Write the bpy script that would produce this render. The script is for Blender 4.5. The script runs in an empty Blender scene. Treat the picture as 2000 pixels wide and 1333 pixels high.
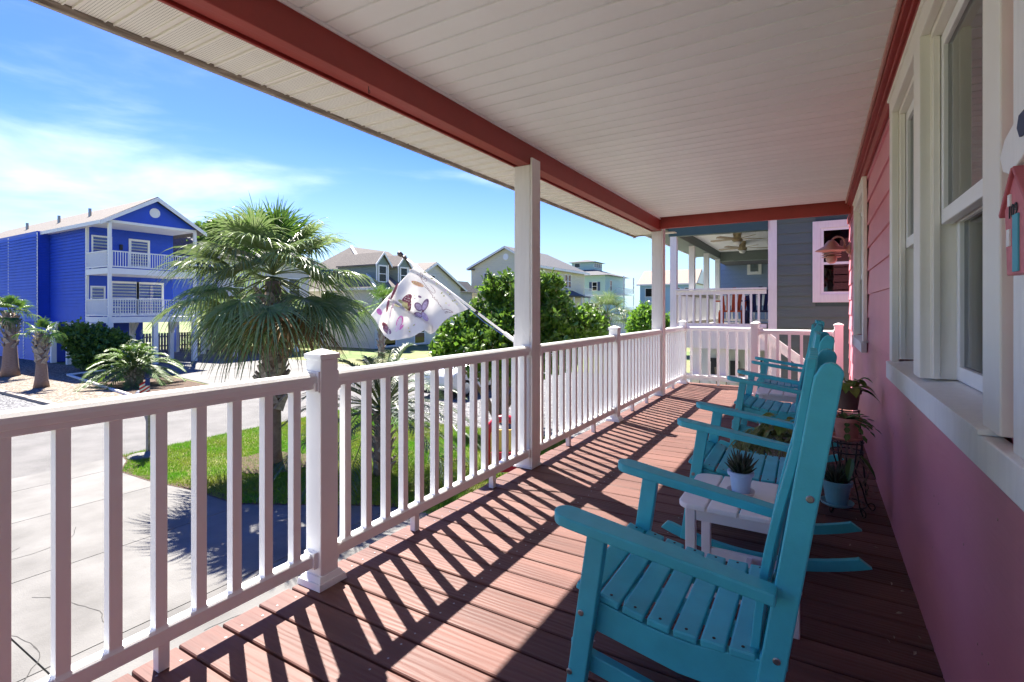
import bpy, math, random
import numpy as np
from mathutils import Vector, Matrix, Euler
random.seed(7); rng = np.random.default_rng(7)
SC = bpy.context.scene; COL = SC.collection
PI = math.pi
def R_(a): return math.radians(a)
# ---------------------------------------------------------------- camera, sky, sun
cam_d = bpy.data.cameras.new('camera'); cam = bpy.data.objects.new('camera', cam_d); COL.objects.link(cam)
cam.location = (0, 0, 1.22); cam.rotation_euler = (R_(90), 0, R_(30.8))
cam_d.sensor_width = 36; cam_d.lens = 18.0; cam_d.shift_y = -61.5/2000; cam_d.clip_start = 0.02; cam_d.clip_end = 3000
SC.camera = cam
SUN_EL, SUN_AZ = 52.0, math.degrees(math.atan2(0.475, -0.88))     # direction towards the sun, measured from +X
sun_dir = Vector((math.cos(R_(SUN_EL))*math.cos(R_(SUN_AZ)), math.cos(R_(SUN_EL))*math.sin(R_(SUN_AZ)), math.sin(R_(SUN_EL))))
sd = bpy.data.lights.new('sun', 'SUN'); sd.energy = 2.0; sd.angle = R_(0.5); sd.color = (1.0, 0.94, 0.85)
so = bpy.data.objects.new('sun', sd); COL.objects.link(so); so.rotation_euler = (-sun_dir).to_track_quat('-Z', 'Y').to_euler()
W = bpy.data.worlds.new('World'); SC.world = W; W.use_nodes = True
nt = W.node_tree; nt.nodes.clear(); N = nt.nodes.new; L = nt.links.new
out = N('ShaderNodeOutputWorld'); bg = N('ShaderNodeBackground'); L(bg.outputs[0], out.inputs[0]); bg.inputs[1].default_value = 0.15
sky = N('ShaderNodeTexSky'); sky.sky_type = 'NISHITA'; sky.sun_disc = False; sky.sun_elevation = R_(SUN_EL)
sky.sun_rotation = R_(90 - SUN_AZ); sky.air_density = 1.0; sky.dust_density = 0.3; sky.ozone_density = 3.5
tc = N('ShaderNodeTexCoord'); sep = N('ShaderNodeSeparateXYZ'); L(tc.outputs['Generated'], sep.inputs[0])
mp = N('ShaderNodeMapping'); mp.inputs['Scale'].default_value = (1, 1, 4.2); mp.inputs['Location'].default_value = (2.0, 1.0, 0.9); L(tc.outputs['Generated'], mp.inputs[0])
nz = N('ShaderNodeTexNoise'); nz.inputs['Scale'].default_value = 1.9; nz.inputs['Detail'].default_value = 9; nz.inputs['Roughness'].default_value = 0.52; nz.inputs['Distortion'].default_value = .35; L(mp.outputs[0], nz.inputs[0])
band = N('ShaderNodeValToRGB'); L(sep.outputs[2], band.inputs[0])
cr = band.color_ramp; cr.elements[0].position = 0.0; cr.elements[0].color = (.04,)*3+(1,); cr.elements[1].position = 1.0; cr.elements[1].color = (0,)*3+(1,)
for p, v in ((.05, .12), (.09, .16), (.15, .18), (.22, .15), (.28, .05), (.36, .02), (.6, .0)):
    e = cr.elements.new(p); e.color = (max(v, 0),)*3+(1,)
ad = N('ShaderNodeMath'); ad.operation = 'ADD'; L(nz.outputs['Fac'], ad.inputs[0]); L(band.outputs[0], ad.inputs[1])
cl = N('ShaderNodeValToRGB'); L(ad.outputs[0], cl.inputs[0]); cl.color_ramp.elements[0].position = .63; cl.color_ramp.elements[1].position = 1.0
cl.color_ramp.elements[0].color = (0, 0, 0, 1); cl.color_ramp.elements[1].color = (.62,)*3+(1,); cl.color_ramp.interpolation = 'EASE'
hs = N('ShaderNodeHueSaturation'); hs.inputs['Saturation'].default_value = 1.42; hs.inputs['Value'].default_value = .165; hs.inputs['Hue'].default_value = .526; L(sky.outputs[0], hs.inputs['Color'])
mixc = N('ShaderNodeMixRGB'); L(cl.outputs[0], mixc.inputs[0]); L(hs.outputs[0], mixc.inputs[1]); mixc.inputs[2].default_value = (1.5, 1.58, 1.66, 1)
hz = N('ShaderNodeValToRGB'); L(sep.outputs[2], hz.inputs[0]); hz.color_ramp.elements[0].position = 0.0; hz.color_ramp.elements[0].color = (.85,)*3+(1,); hz.color_ramp.elements[1].position = .30; hz.color_ramp.elements[1].color = (0, 0, 0, 1)
e = hz.color_ramp.elements.new(.09); e.color = (.5,)*3+(1,); e = hz.color_ramp.elements.new(.18); e.color = (.2,)*3+(1,)
mixh = N('ShaderNodeMixRGB'); L(hz.outputs[0], mixh.inputs[0]); L(hs.outputs[0], mixh.inputs[1]); mixh.inputs[2].default_value = (.42, .61, .84, 1); L(mixh.outputs[0], mixc.inputs[1])
L(mixc.outputs[0], bg.inputs[0])
SC.view_settings.view_transform = 'Standard'; SC.view_settings.look = 'None'; SC.view_settings.exposure = 3.3; SC.view_settings.gamma = 1.0
SC.view_settings.use_curve_mapping = False
SC.render.engine = 'CYCLES'; c_ = SC.cycles; c_.max_bounces = 10; c_.diffuse_bounces = 8; c_.glossy_bounces = 4; c_.transmission_bounces = 4; c_.transparent_max_bounces = 12
c_.sample_clamp_indirect = 6; c_.caustics_reflective = False; c_.caustics_refractive = False
try: c_.use_denoising = True; c_.denoiser = 'OPENIMAGEDENOISE'
except Exception: pass

# a point of the place: photo pixel + a known plane
_y = R_(30.8); FW = (-math.sin(_y), math.cos(_y)); RT = (math.cos(_y), math.sin(_y)); GZ = -2.2
def ray(px): k = (px-1000)/1000; return FW[0]+RT[0]*k, FW[1]+RT[1]*k
def onX(px, py, X): v = ray(px); t = X/v[0]; return Vector((X, t*v[1], 1.22-(py-605)*t/1000))
def onY(px, py, Y): v = ray(px); t = Y/v[1]; return Vector((t*v[0], Y, 1.22-(py-605)*t/1000))
def onZ(px, py, Z=GZ): t = (1.22-Z)*1000/(py-605); v = ray(px); return Vector((v[0]*t, v[1]*t, Z))
def at(px, py, d): v = ray(px); return Vector((v[0]*d, v[1]*d, 1.22-(py-605)*d/1000))

# ---------------------------------------------------------------- materials
M = {}
def mat(name, col, rough=.6, var=0.0, vscale=3.0, bump=0.0, bscale=40, col2=None, spec=.4, metal=0.0, stretch=(1,1,1), orand=0.0, trans=0.0, siding=0.0, detail=5, bdist=.01, coat=0):
    m = bpy.data.materials.new(name); m.use_nodes = True; n = m.node_tree; b = n.nodes['Principled BSDF']
    b.inputs['Roughness'].default_value = rough; b.inputs['Metallic'].default_value = metal
    b.inputs['Specular IOR Level'].default_value = spec; b.inputs['Coat Weight'].default_value = coat
    tcn = n.nodes.new('ShaderNodeTexCoord'); mpn = n.nodes.new('ShaderNodeMapping'); mpn.inputs['Scale'].default_value = stretch
    n.links.new(tcn.outputs['Object'], mpn.inputs[0])
    c = tuple(col)+(1,); c2 = tuple(col2)+(1,) if col2 else tuple(max(0, x*(1-var)) for x in col)+(1,)
    src = None
    if var or col2:
        t = n.nodes.new('ShaderNodeTexNoise'); t.inputs['Scale'].default_value = vscale; t.inputs['Detail'].default_value = detail; t.inputs['Roughness'].default_value = .6
        n.links.new(mpn.outputs[0], t.inputs[0]); r = n.nodes.new('ShaderNodeValToRGB'); r.color_ramp.elements[0].position = .36; r.color_ramp.elements[1].position = .64
        r.color_ramp.elements[0].color = c; r.color_ramp.elements[1].color = c2; n.links.new(t.outputs['Fac'], r.inputs[0]); src = r.outputs[0]
    if orand:
        oi = n.nodes.new('ShaderNodeObjectInfo'); h = n.nodes.new('ShaderNodeHueSaturation'); mr = n.nodes.new('ShaderNodeMapRange')
        mr.inputs['To Min'].default_value = 1-orand; mr.inputs['To Max'].default_value = 1+orand; n.links.new(oi.outputs['Random'], mr.inputs[0]); n.links.new(mr.outputs[0], h.inputs['Value'])
        if src: n.links.new(src, h.inputs['Color'])
        else: h.inputs['Color'].default_value = c
        src = h.outputs[0]
    if src: n.links.new(src, b.inputs['Base Color'])
    else: b.inputs['Base Color'].default_value = c
    nrm = None
    if bump:
        t = n.nodes.new('ShaderNodeTexNoise'); t.inputs['Scale'].default_value = bscale; t.inputs['Detail'].default_value = 6
        n.links.new(mpn.outputs[0], t.inputs[0]); bp = n.nodes.new('ShaderNodeBump'); bp.inputs['Strength'].default_value = bump; bp.inputs['Distance'].default_value = bdist
        n.links.new(t.outputs['Fac'], bp.inputs['Height']); nrm = bp.outputs[0]
    if siding:
        s = n.nodes.new('ShaderNodeSeparateXYZ'); n.links.new(tcn.outputs['Object'], s.inputs[0]); d = n.nodes.new('ShaderNodeMath'); d.operation = 'DIVIDE'; d.inputs[1].default_value = siding; n.links.new(s.outputs[2], d.inputs[0])
        fr = n.nodes.new('ShaderNodeMath'); fr.operation = 'FRACT'; n.links.new(d.outputs[0], fr.inputs[0])
        inv = n.nodes.new('ShaderNodeMath'); inv.operation = 'SUBTRACT'; inv.inputs[0].default_value = 1; n.links.new(fr.outputs[0], inv.inputs[1])
        bp = n.nodes.new('ShaderNodeBump'); bp.inputs['Strength'].default_value = 1; bp.inputs['Distance'].default_value = .035; n.links.new(inv.outputs[0], bp.inputs['Height'])
        if nrm: n.links.new(nrm, bp.inputs['Normal'])
        nrm = bp.outputs[0]
    if nrm: n.links.new(nrm, b.inputs['Normal'])
    if trans:
        tr = n.nodes.new('ShaderNodeBsdfTranslucent'); mx = n.nodes.new('ShaderNodeMixShader'); mx.inputs[0].default_value = trans
        if src: n.links.new(src, tr.inputs[0])
        else: tr.inputs[0].default_value = c
        o = n.nodes['Material Output']; n.links.new(b.outputs[0], mx.inputs[1]); n.links.new(tr.outputs[0], mx.inputs[2]); n.links.new(mx.outputs[0], o.inputs[0])
    M[name] = m; return m
def glass(name, tint=(.02, .025, .03), ior=1.5, alpha=.0):
    m = bpy.data.materials.new(name); m.use_nodes = True; n = m.node_tree; n.nodes.clear(); o = n.nodes.new('ShaderNodeOutputMaterial')
    g = n.nodes.new('ShaderNodeBsdfGlossy'); g.inputs['Roughness'].default_value = .01; g.inputs['Color'].default_value = (.95, .96, .97, 1)
    t = n.nodes.new('ShaderNodeBsdfTransparent'); t.inputs[0].default_value = tuple(tint)+(1,)
    f = n.nodes.new('ShaderNodeFresnel'); f.inputs[0].default_value = ior; mx = n.nodes.new('ShaderNodeMixShader')
    n.links.new(f.outputs[0], mx.inputs[0]); n.links.new(t.outputs[0], mx.inputs[1]); n.links.new(g.outputs[0], mx.inputs[2]); n.links.new(mx.outputs[0], o.inputs[0]); M[name] = m; return m
mat('white_vinyl', (.87, .88, .88), .38, var=.04, vscale=6, spec=.5)
mat('white_paint', (.85, .84, .82), .5, var=.06, vscale=5, bump=.15, bscale=30, stretch=(8, 8, 1))
mat('column_paint', (.84, .82, .79), .5, var=.08, vscale=3, bump=.3, bscale=14, stretch=(8, 8, .8))
mat('white_poly', (.88, .89, .89), .45, var=.03, vscale=9)
mat('ceiling_vinyl', (.88, .90, .89), .45, var=.05, vscale=1.6, orand=.03)
mat('turquoise', (.06, .54, .63), .42, var=.13, vscale=9, orand=.05, bump=.25, bscale=160, bdist=.002, spec=.5)
mat('red_trim', (.34, .048, .038), .5, var=.12, vscale=5, bump=.15, bscale=25, orand=.03)
mat('red_trim_pale', (.55, .30, .25), .5, var=.1, vscale=8)
mat('weathered_wood', (.42, .37, .31), .8, col2=(.19, .16, .13), vscale=4, stretch=(14, 1.2, 14), bump=.6, bscale=12)
mat('screw_metal', (.30, .30, .30), .35, metal=.9)
mat('black_iron', (.012, .012, .013), .45)
mat('cream_paint', (.84, .81, .74), .45, var=.04, vscale=6)
mat('curtain', (.22, .225, .22), .9, var=.15, vscale=4)
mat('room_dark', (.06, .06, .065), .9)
mat('concrete', (.175, .17, .16), .85, col2=(.105, .101, .094), vscale=.7, bump=.5, bscale=60, orand=.06, detail=9)
mat('road', (.155, .15, .144), .9, col2=(.11, .107, .102), vscale=1.1, bump=.9, bscale=160, detail=9)
mat('shingles', (.20, .175, .15), .9, col2=(.115, .10, .09), vscale=9, bump=.9, bscale=26, stretch=(1, 1, 3))
mat('shingles_grey', (.13, .13, .135), .9, col2=(.075, .075, .08), vscale=7, bump=.9, bscale=26)
mat('shingles_tan', (.36, .29, .23), .9, col2=(.26, .21, .17), vscale=7, bump=.7, bscale=26)
mat('blue_siding', (.022, .08, .56), .5, var=.12, vscale=1.2)
mat('teal_siding', (.115, .165, .145), .5, var=.08, vscale=3, bump=.25, bscale=9, stretch=(1, 1, 8), orand=.04)
mat('teal_trim', (.05, .105, .11), .55, var=.1)
mat('tan_siding', (.60, .58, .50), .6, siding=.2)
mat('sage_siding', (.22, .27, .22), .6, siding=.2)
mat('cream_siding', (.72, .66, .46), .6, siding=.25)
mat('mint_siding', (.42, .60, .54), .6, siding=.25)
mat('skyblue_siding', (.33, .50, .57), .6, siding=.3)
mat('slate_siding', (.26, .33, .43), .6, siding=.2)
mat('ivory_siding', (.66, .63, .56), .6, siding=.2)
mat('shutter_blue', (.04, .07, .15), .6)
mat('sage_trim', (.14, .17, .155), .6)
glass('window_glass', (.40, .43, .45), 2.5); glass('clear_glass', (.90, .93, .95), 1.45)
glass('far_glass', (.16, .18, .2), 1.55)
mat('blind', (.66, .70, .72), .6, var=.2, vscale=2, stretch=(.2, .2, 8))
# deck boards: painted wood with visible grain along X
def deckmat():
    m = mat('deck_paint', (.15, .07, .056), .6, col2=(.10, .045, .037), vscale=1.3, stretch=(.6, 7, 7), orand=.14, spec=.3, detail=8)
    n = m.node_tree; b = n.nodes['Principled BSDF']; tcn = [x for x in n.nodes if x.type == 'TEX_COORD'][0]
    oi = [x for x in n.nodes if x.type == 'OBJECT_INFO'][0]
    cm = n.nodes.new('ShaderNodeCombineXYZ'); mu = n.nodes.new('ShaderNodeMath'); mu.operation = 'MULTIPLY'; mu.inputs[1].default_value = 37; n.links.new(oi.outputs['Random'], mu.inputs[0]); n.links.new(mu.outputs[0], cm.inputs[0]); n.links.new(mu.outputs[0], cm.inputs[2])
    va = n.nodes.new('ShaderNodeVectorMath'); va.operation = 'ADD'; n.links.new(tcn.outputs['Object'], va.inputs[0]); n.links.new(cm.outputs[0], va.inputs[1])
    for x in n.nodes:
        if x.type == 'MAPPING': n.links.new(va.outputs[0], x.inputs[0])
    mp2 = n.nodes.new('ShaderNodeMapping'); mp2.inputs['Scale'].default_value = (.5, 4.2, 4.2); n.links.new(va.outputs[0], mp2.inputs[0])
    wv = n.nodes.new('ShaderNodeTexWave'); wv.bands_direction = 'Y'; wv.inputs['Scale'].default_value = 3.0; wv.inputs['Distortion'].default_value = 11; wv.inputs['Detail'].default_value = 3; wv.inputs['Detail Scale'].default_value = .8; n.links.new(mp2.outputs[0], wv.inputs[0])
    bp = n.nodes.new('ShaderNodeBump'); bp.inputs['Strength'].default_value = .4; bp.inputs['Distance'].default_value = .003; n.links.new(wv.outputs['Fac'], bp.inputs['Height'])
    fn = n.nodes.new('ShaderNodeTexNoise'); fn.inputs['Scale'].default_value = 4; fn.inputs['Detail'].default_value = 7; mp3 = n.nodes.new('ShaderNodeMapping'); mp3.inputs['Scale'].default_value = (1.5, 32, 32); n.links.new(va.outputs[0], mp3.inputs[0]); n.links.new(mp3.outputs[0], fn.inputs[0])
    b2 = n.nodes.new('ShaderNodeBump'); b2.inputs['Strength'].default_value = .5; b2.inputs['Distance'].default_value = .002; n.links.new(fn.outputs['Fac'], b2.inputs['Height']); n.links.new(bp.outputs[0], b2.inputs['Normal']); n.links.new(b2.outputs[0], b.inputs['Normal'])
    wn = n.nodes.new('ShaderNodeTexNoise'); wn.inputs['Scale'].default_value = 1.2; n.links.new(tcn.outputs['Object'], wn.inputs[0]); mr = n.nodes.new('ShaderNodeMapRange'); mr.inputs['To Min'].default_value = .45; mr.inputs['To Max'].default_value = .8; n.links.new(wn.outputs['Fac'], mr.inputs[0]); n.links.new(mr.outputs[0], b.inputs['Roughness'])
deckmat()
# pink lap siding with pressed wood grain along Y
def pinkmat():
    m = mat('pink_siding', (.70, .25, .30), .42, col2=(.64, .215, .26), vscale=1.3, orand=.03, spec=.5)
    n = m.node_tree; b = n.nodes['Principled BSDF']; tcn = [x for x in n.nodes if x.type == 'TEX_COORD'][0]
    mp2 = n.nodes.new('ShaderNodeMapping'); mp2.inputs['Scale'].default_value = (1, 1.1, 16); n.links.new(tcn.outputs['Object'], mp2.inputs[0])
    wv = n.nodes.new('ShaderNodeTexNoise'); wv.inputs['Scale'].default_value = 3.5; wv.inputs['Detail'].default_value = 6; wv.inputs['Distortion'].default_value = .8; n.links.new(mp2.outputs[0], wv.inputs[0])
    bp = n.nodes.new('ShaderNodeBump'); bp.inputs['Strength'].default_value = .28; bp.inputs['Distance'].default_value = .003; n.links.new(wv.outputs['Fac'], bp.inputs['Height']); n.links.new(bp.outputs[0], b.inputs['Normal'])
pinkmat()
# perforated soffit vinyl: small holes on a grid
def soffitmat():
    m = mat('soffit_vinyl', (.78, .75, .69), .5); n = m.node_tree; b = n.nodes['Principled BSDF']
    tcn = [x for x in n.nodes if x.type == 'TEX_COORD'][0]; s = n.nodes.new('ShaderNodeSeparateXYZ'); n.links.new(tcn.outputs['Object'], s.inputs[0])
    def cell(sock, pitch):
        d = n.nodes.new('ShaderNodeMath'); d.operation = 'DIVIDE'; d.inputs[1].default_value = pitch; n.links.new(sock, d.inputs[0])
        f = n.nodes.new('ShaderNodeMath'); f.operation = 'FRACT'; n.links.new(d.outputs[0], f.inputs[0])
        g = n.nodes.new('ShaderNodeMath'); g.operation = 'SUBTRACT'; g.inputs[1].default_value = .5; n.links.new(f.outputs[0], g.inputs[0]); return g.outputs[0]
    a, c2 = cell(s.outputs[0], .011), cell(s.outputs[1], .011)
    cb = n.nodes.new('ShaderNodeCombineXYZ'); n.links.new(a, cb.inputs[0]); n.links.new(c2, cb.inputs[1]); ln = n.nodes.new('ShaderNodeVectorMath'); ln.operation = 'LENGTH'; n.links.new(cb.outputs[0], ln.inputs[0])
    lt = n.nodes.new('ShaderNodeMath'); lt.operation = 'LESS_THAN'; lt.inputs[1].default_value = .2; n.links.new(ln.outputs['Value'], lt.inputs[0])
    ab = n.nodes.new('ShaderNodeMath'); ab.operation = 'ABSOLUTE'; n.links.new(s.outputs[1], ab.inputs[0]); l2 = n.nodes.new('ShaderNodeMath'); l2.operation = 'LESS_THAN'; l2.inputs[1].default_value = .046; n.links.new(ab.outputs[0], l2.inputs[0])
    mu = n.nodes.new('ShaderNodeMath'); mu.operation = 'MULTIPLY'; n.links.new(lt.outputs[0], mu.inputs[0]); n.links.new(l2.outputs[0], mu.inputs[1])
    mx = n.nodes.new('ShaderNodeMixRGB'); mx.inputs[1].default_value = (.78, .75, .69, 1); mx.inputs[2].default_value = (.10, .085, .07, 1); n.links.new(mu.outputs[0], mx.inputs[0]); n.links.new(mx.outputs[0], b.inputs['Base Color'])
soffitmat()
def gravelmat(name, cols, scale):
    m = bpy.data.materials.new(name); m.use_nodes = True; n = m.node_tree; b = n.nodes['Principled BSDF']; b.inputs['Roughness'].default_value = .9
    tcn = n.nodes.new('ShaderNodeTexCoord'); v = n.nodes.new('ShaderNodeTexVoronoi'); v.inputs['Scale'].default_value = scale; n.links.new(tcn.outputs['Object'], v.inputs[0])
    sp = n.nodes.new('ShaderNodeSeparateColor'); n.links.new(v.outputs['Color'], sp.inputs[0]); r = n.nodes.new('ShaderNodeValToRGB'); n.links.new(sp.outputs[0], r.inputs[0]); r.color_ramp.interpolation = 'CONSTANT'
    r.color_ramp.elements[0].color = cols[0]+(1,); r.color_ramp.elements[1].color = cols[-1]+(1,); r.color_ramp.elements[1].position = .85
    for i, c in enumerate(cols[1:-1]): e = r.color_ramp.elements.new(.22+.6*i/len(cols)); e.color = c+(1,)
    n.links.new(r.outputs[0], b.inputs['Base Color']); bp = n.nodes.new('ShaderNodeBump'); bp.inputs['Strength'].default_value = 1; bp.inputs['Distance'].default_value = .03; bp.invert = True
    n.links.new(v.outputs['Distance'], bp.inputs['Height']); n.links.new(bp.outputs[0], b.inputs['Normal']); M[name] = m
gravelmat('tan_gravel', [(.20, .155, .11), (.15, .11, .075), (.27, .23, .18), (.09, .065, .045), (.31, .27, .22)], 14)
gravelmat('grey_gravel', [(.16, .16, .165), (.10, .10, .108), (.23, .23, .23), (.05, .05, .055), (.28, .277, .27)], 20)
mat('mulch', (.07, .045, .03), .95, col2=(.14, .09, .06), vscale=30, bump=1, bscale=50, bdist=.04)
mat('soil', (.09, .13, .025), .95, col2=(.20, .17, .07), vscale=1.6, bump=.6, bscale=30)
mat('grass', (.105, .30, .012), .55, col2=(.22, .27, .03), vscale=.7, trans=.35, detail=3)
mat('far_grass', (.09, .16, .03), .9, col2=(.20, .19, .08), vscale=.25, bump=.8, bscale=20)
mat('sand', (.28, .24, .18), .95, var=.2, vscale=.5)
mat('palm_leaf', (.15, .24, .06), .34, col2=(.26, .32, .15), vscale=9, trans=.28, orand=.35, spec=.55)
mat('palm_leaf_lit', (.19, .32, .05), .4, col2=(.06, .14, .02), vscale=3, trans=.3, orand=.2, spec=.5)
mat('palm_dry', (.30, .17, .06), .6, col2=(.16, .12, .035), vscale=3, trans=.25, orand=.25)
mat('palm_petiole', (.16, .19, .05), .5, var=.2)
mat('feather_leaf', (.06, .115, .05), .4, col2=(.10, .15, .075), vscale=3, trans=.22, orand=.2, spec=.5)
mat('trunk_boot', (.24, .20, .165), .85, col2=(.40, .35, .29), vscale=14, bump=.8, bscale=40, orand=.25)
mat('trunk_bark', (.17, .12, .09), .9, col2=(.26, .20, .15), vscale=8, bump=1, bscale=30)
mat('trunk_smooth', (.26, .165, .115), .9, col2=(.34, .24, .18), vscale=10, bump=1, bscale=20, stretch=(1, 1, 6))
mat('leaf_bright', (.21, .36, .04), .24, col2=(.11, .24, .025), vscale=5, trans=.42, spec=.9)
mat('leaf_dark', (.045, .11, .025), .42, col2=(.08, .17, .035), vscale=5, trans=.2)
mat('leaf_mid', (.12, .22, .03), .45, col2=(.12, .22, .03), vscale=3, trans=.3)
mat('leaf_pothos', (.10, .20, .035), .35, col2=(.20, .27, .05), vscale=14, trans=.25)
mat('leaf_trail', (.17, .24, .08), .5, col2=(.28, .33, .13), vscale=20, trans=.25)
mat('leaf_succulent', (.028, .042, .025), .45, col2=(.05, .065, .035), vscale=20)
mat('flag_cloth', (.88, .87, .86), .8, trans=.45, var=.03)

# ---------------------------------------------------------------- mesh building
class MB:
    def __init__(s): s.v = []; s.f = []
    def add(s, vs, fs): b = len(s.v); s.v += [tuple(x) for x in vs]; s.f += [tuple(b+i for i in f) for f in fs]; return s
    def box(s, x0, x1, y0, y1, z0, z1):
        return s.add([(x0,y0,z0),(x1,y0,z0),(x1,y1,z0),(x0,y1,z0),(x0,y0,z1),(x1,y0,z1),(x1,y1,z1),(x0,y1,z1)], [(0,3,2,1),(4,5,6,7),(0,1,5,4),(1,2,6,5),(2,3,7,6),(3,0,4,7)])
    def taper(s, x0, x1, y0, y1, z0, z1, e):
        return s.add([(x0,y0,z0),(x1,y0,z0),(x1,y1,z0),(x0,y1,z0),(x0+e,y0+e,z1),(x1-e,y0+e,z1),(x1-e,y1-e,z1),(x0+e,y1-e,z1)], [(0,3,2,1),(4,5,6,7),(0,1,5,4),(1,2,6,5),(2,3,7,6),(3,0,4,7)])
    def prism(s, poly, axis, a, b, fn=None):
        n = len(poly); vs = []
        for w in (a, b):
            for p in poly: vs.append({'x': (w, p[0], p[1]), 'y': (p[0], w, p[1]), 'z': (p[0], p[1], w)}[axis])
        if fn: vs = [fn(*v) for v in vs]
        return s.add(vs, [tuple(range(n))[::-1], tuple(range(n, 2*n))]+[(i, (i+1) % n, n+(i+1) % n, n+i) for i in range(n)])
    def bar(s, p, q, w, h, up=(0, 0, 1)):
        p, q = Vector(p), Vector(q); d = (q-p).normalized(); u = Vector(up); sd_ = d.cross(u)
        if sd_.length < 1e-4: sd_ = d.cross(Vector((1, 0, 0)))
        sd_.normalize(); u = sd_.cross(d); a, b = sd_*w/2, u*h/2
        return s.add([p-a-b, p+a-b, p+a+b, p-a+b, q-a-b, q+a-b, q+a+b, q-a+b], [(0,3,2,1),(4,5,6,7),(0,1,5,4),(1,2,6,5),(2,3,7,6),(3,0,4,7)])
    def tube(s, pts, r, n=8, cap=True):
        pts = [Vector(p) for p in pts]; rs = r if isinstance(r, (list, tuple)) else [r]*len(pts); base = len(s.v); prev = None
        for i, p in enumerate(pts):
            d = (pts[min(i+1, len(pts)-1)]-pts[max(i-1, 0)]).normalized()
            if prev is None: prev = d.orthogonal().normalized()
            prev = (prev-d*prev.dot(d)).normalized(); w = d.cross(prev)
            for k in range(n): a = 2*PI*k/n; s.v.append(tuple(p+(prev*math.cos(a)+w*math.sin(a))*rs[i]))
        for i in range(len(pts)-1):
            for k in range(n): a = base+i*n+k; b = base+i*n+(k+1) % n; s.f.append((a, b, b+n, a+n))
        if cap: s.f.append(tuple(base+k for k in range(n))[::-1]); s.f.append(tuple(base+(len(pts)-1)*n+k for k in range(n)))
        return s
    def lathe(s, prof, c=(0, 0, 0), n=20, ax=None):
        base = len(s.v); c = Vector(c); q = ax.to_track_quat('Z', 'Y') if ax is not None else None
        for r, z in prof:
            for k in range(n):
                a = 2*PI*k/n; p = Vector((r*math.cos(a), r*math.sin(a), z))
                if q: p = q @ p
                s.v.append(tuple(p+c))
        for i in range(len(prof)-1):
            for k in range(n): a = base+i*n+k; b = base+i*n+(k+1) % n; s.f.append((a, b, b+n, a+n))
        if prof[0][0] > 1e-4: s.f.append(tuple(base+k for k in range(n))[::-1])
        if prof[-1][0] > 1e-4: s.f.append(tuple(base+(len(prof)-1)*n+k for k in range(n)))
        return s
    def ball(s, c, r, n=10, sq=1.0):
        return s.lathe([(max(1e-5, r*math.sin(PI*i/n)), -r*sq*math.cos(PI*i/n)) for i in range(n+1)], c, n=max(8, n+4))
    def build(s, name, m, parent=None, bevel=0, smooth=False, **kw):
        me = bpy.data.meshes.new(name); off = WL.get(parent.name, Vector()) if parent else Vector()
        o = bpy.data.objects.new(name, me)
        if parent is None and s.v and kw.get('base', True):
            a = np.array(s.v); off = Vector((float(a[:,0].mean()), float(a[:,1].mean()), float(a[:,2].min())))
            o.location = off
        me.from_pydata([(x-off.x, y-off.y, z-off.z) for x, y, z in s.v], [], s.f)
        if smooth: me.polygons.foreach_set('use_smooth', [True]*len(me.polygons))
        if m: me.materials.append(M[m] if isinstance(m, str) else m)
        COL.objects.link(o)
        if parent: o.parent = parent
        WL[o.name] = off.copy()
        if bevel:
            b = o.modifiers.new('bevel', 'BEVEL'); b.width = bevel; b.segments = 2; b.limit_method = 'ANGLE'; b.harden_normals = False
        for k in ('kind', 'label', 'category', 'group'):
            if kw.get(k): o[k] = kw[k]
        return o
WL = {}
def thing(name, label, cat, loc=(0, 0, 0), group=None):
    o = bpy.data.objects.new(name, None); COL.objects.link(o); o.location = loc; o.empty_display_size = .1; o['label'] = label; o['category'] = cat
    if group: o['group'] = group
    WL[o.name] = Vector(loc); return o
def struct(name, loc=(0, 0, 0)):
    o = bpy.data.objects.new(name, None); COL.objects.link(o); o.location = loc; o['kind'] = 'structure'; WL[o.name] = Vector(loc); return o
def put(name, mesh, loc, parent, rot=(0, 0, 0), scale=(1, 1, 1), bevel=0):
    """another piece sharing a mesh: location given in world coordinates"""
    o = bpy.data.objects.new(name, mesh); COL.objects.link(o); off = WL.get(parent.name, Vector()) if parent else Vector()
    o.location = Vector(loc)-off; o.rotation_euler = rot; o.scale = scale
    if parent: o.parent = parent
    WL[o.name] = Vector(loc)
    if bevel: b = o.modifiers.new('bevel', 'BEVEL'); b.width = bevel; b.segments = 1; b.limit_method = 'ANGLE'
    return o
def mesh(name, mb, m, smooth=False):
    me = bpy.data.meshes.new(name); me.from_pydata(mb.v, [], mb.f); me.materials.append(M[m] if isinstance(m, str) else m)
    if smooth: me.polygons.foreach_set('use_smooth', [True]*len(me.polygons))
    return me
def copy_thing(root, loc, label, group=None):
    r = root.copy(); COL.objects.link(r); r.location = loc; r['label'] = label
    if group: r['group'] = group
    for ch in list(root.children):
        c = ch.copy(); COL.objects.link(c); c.parent = r
        for g in ch.children: d = g.copy(); COL.objects.link(d); d.parent = c
    return r

# ================================================================ GROUND
def sheet(name, poly, z, m, kind='structure', parent=None, thick=0.0, sub=None):
    mb = MB(); n = len(poly)
    if thick: mb.prism([(p[0], p[1]) for p in poly], 'z', z-thick, z)
    else: mb.add([(p[0], p[1], z) for p in poly], [tuple(range(n))])
    return mb.build(name, m, parent, kind=kind) if kind else mb.build(name, m, parent)
sheet('ground', [(-600, -300), (600, -300), (600, 900), (-600, 900)], GZ-.02, 'far_grass')
sheet('street', [(-23.0, -60), (-14.0, -60), (-14.0, 110), (-23.0, 110)], GZ-.008, 'road')
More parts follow.
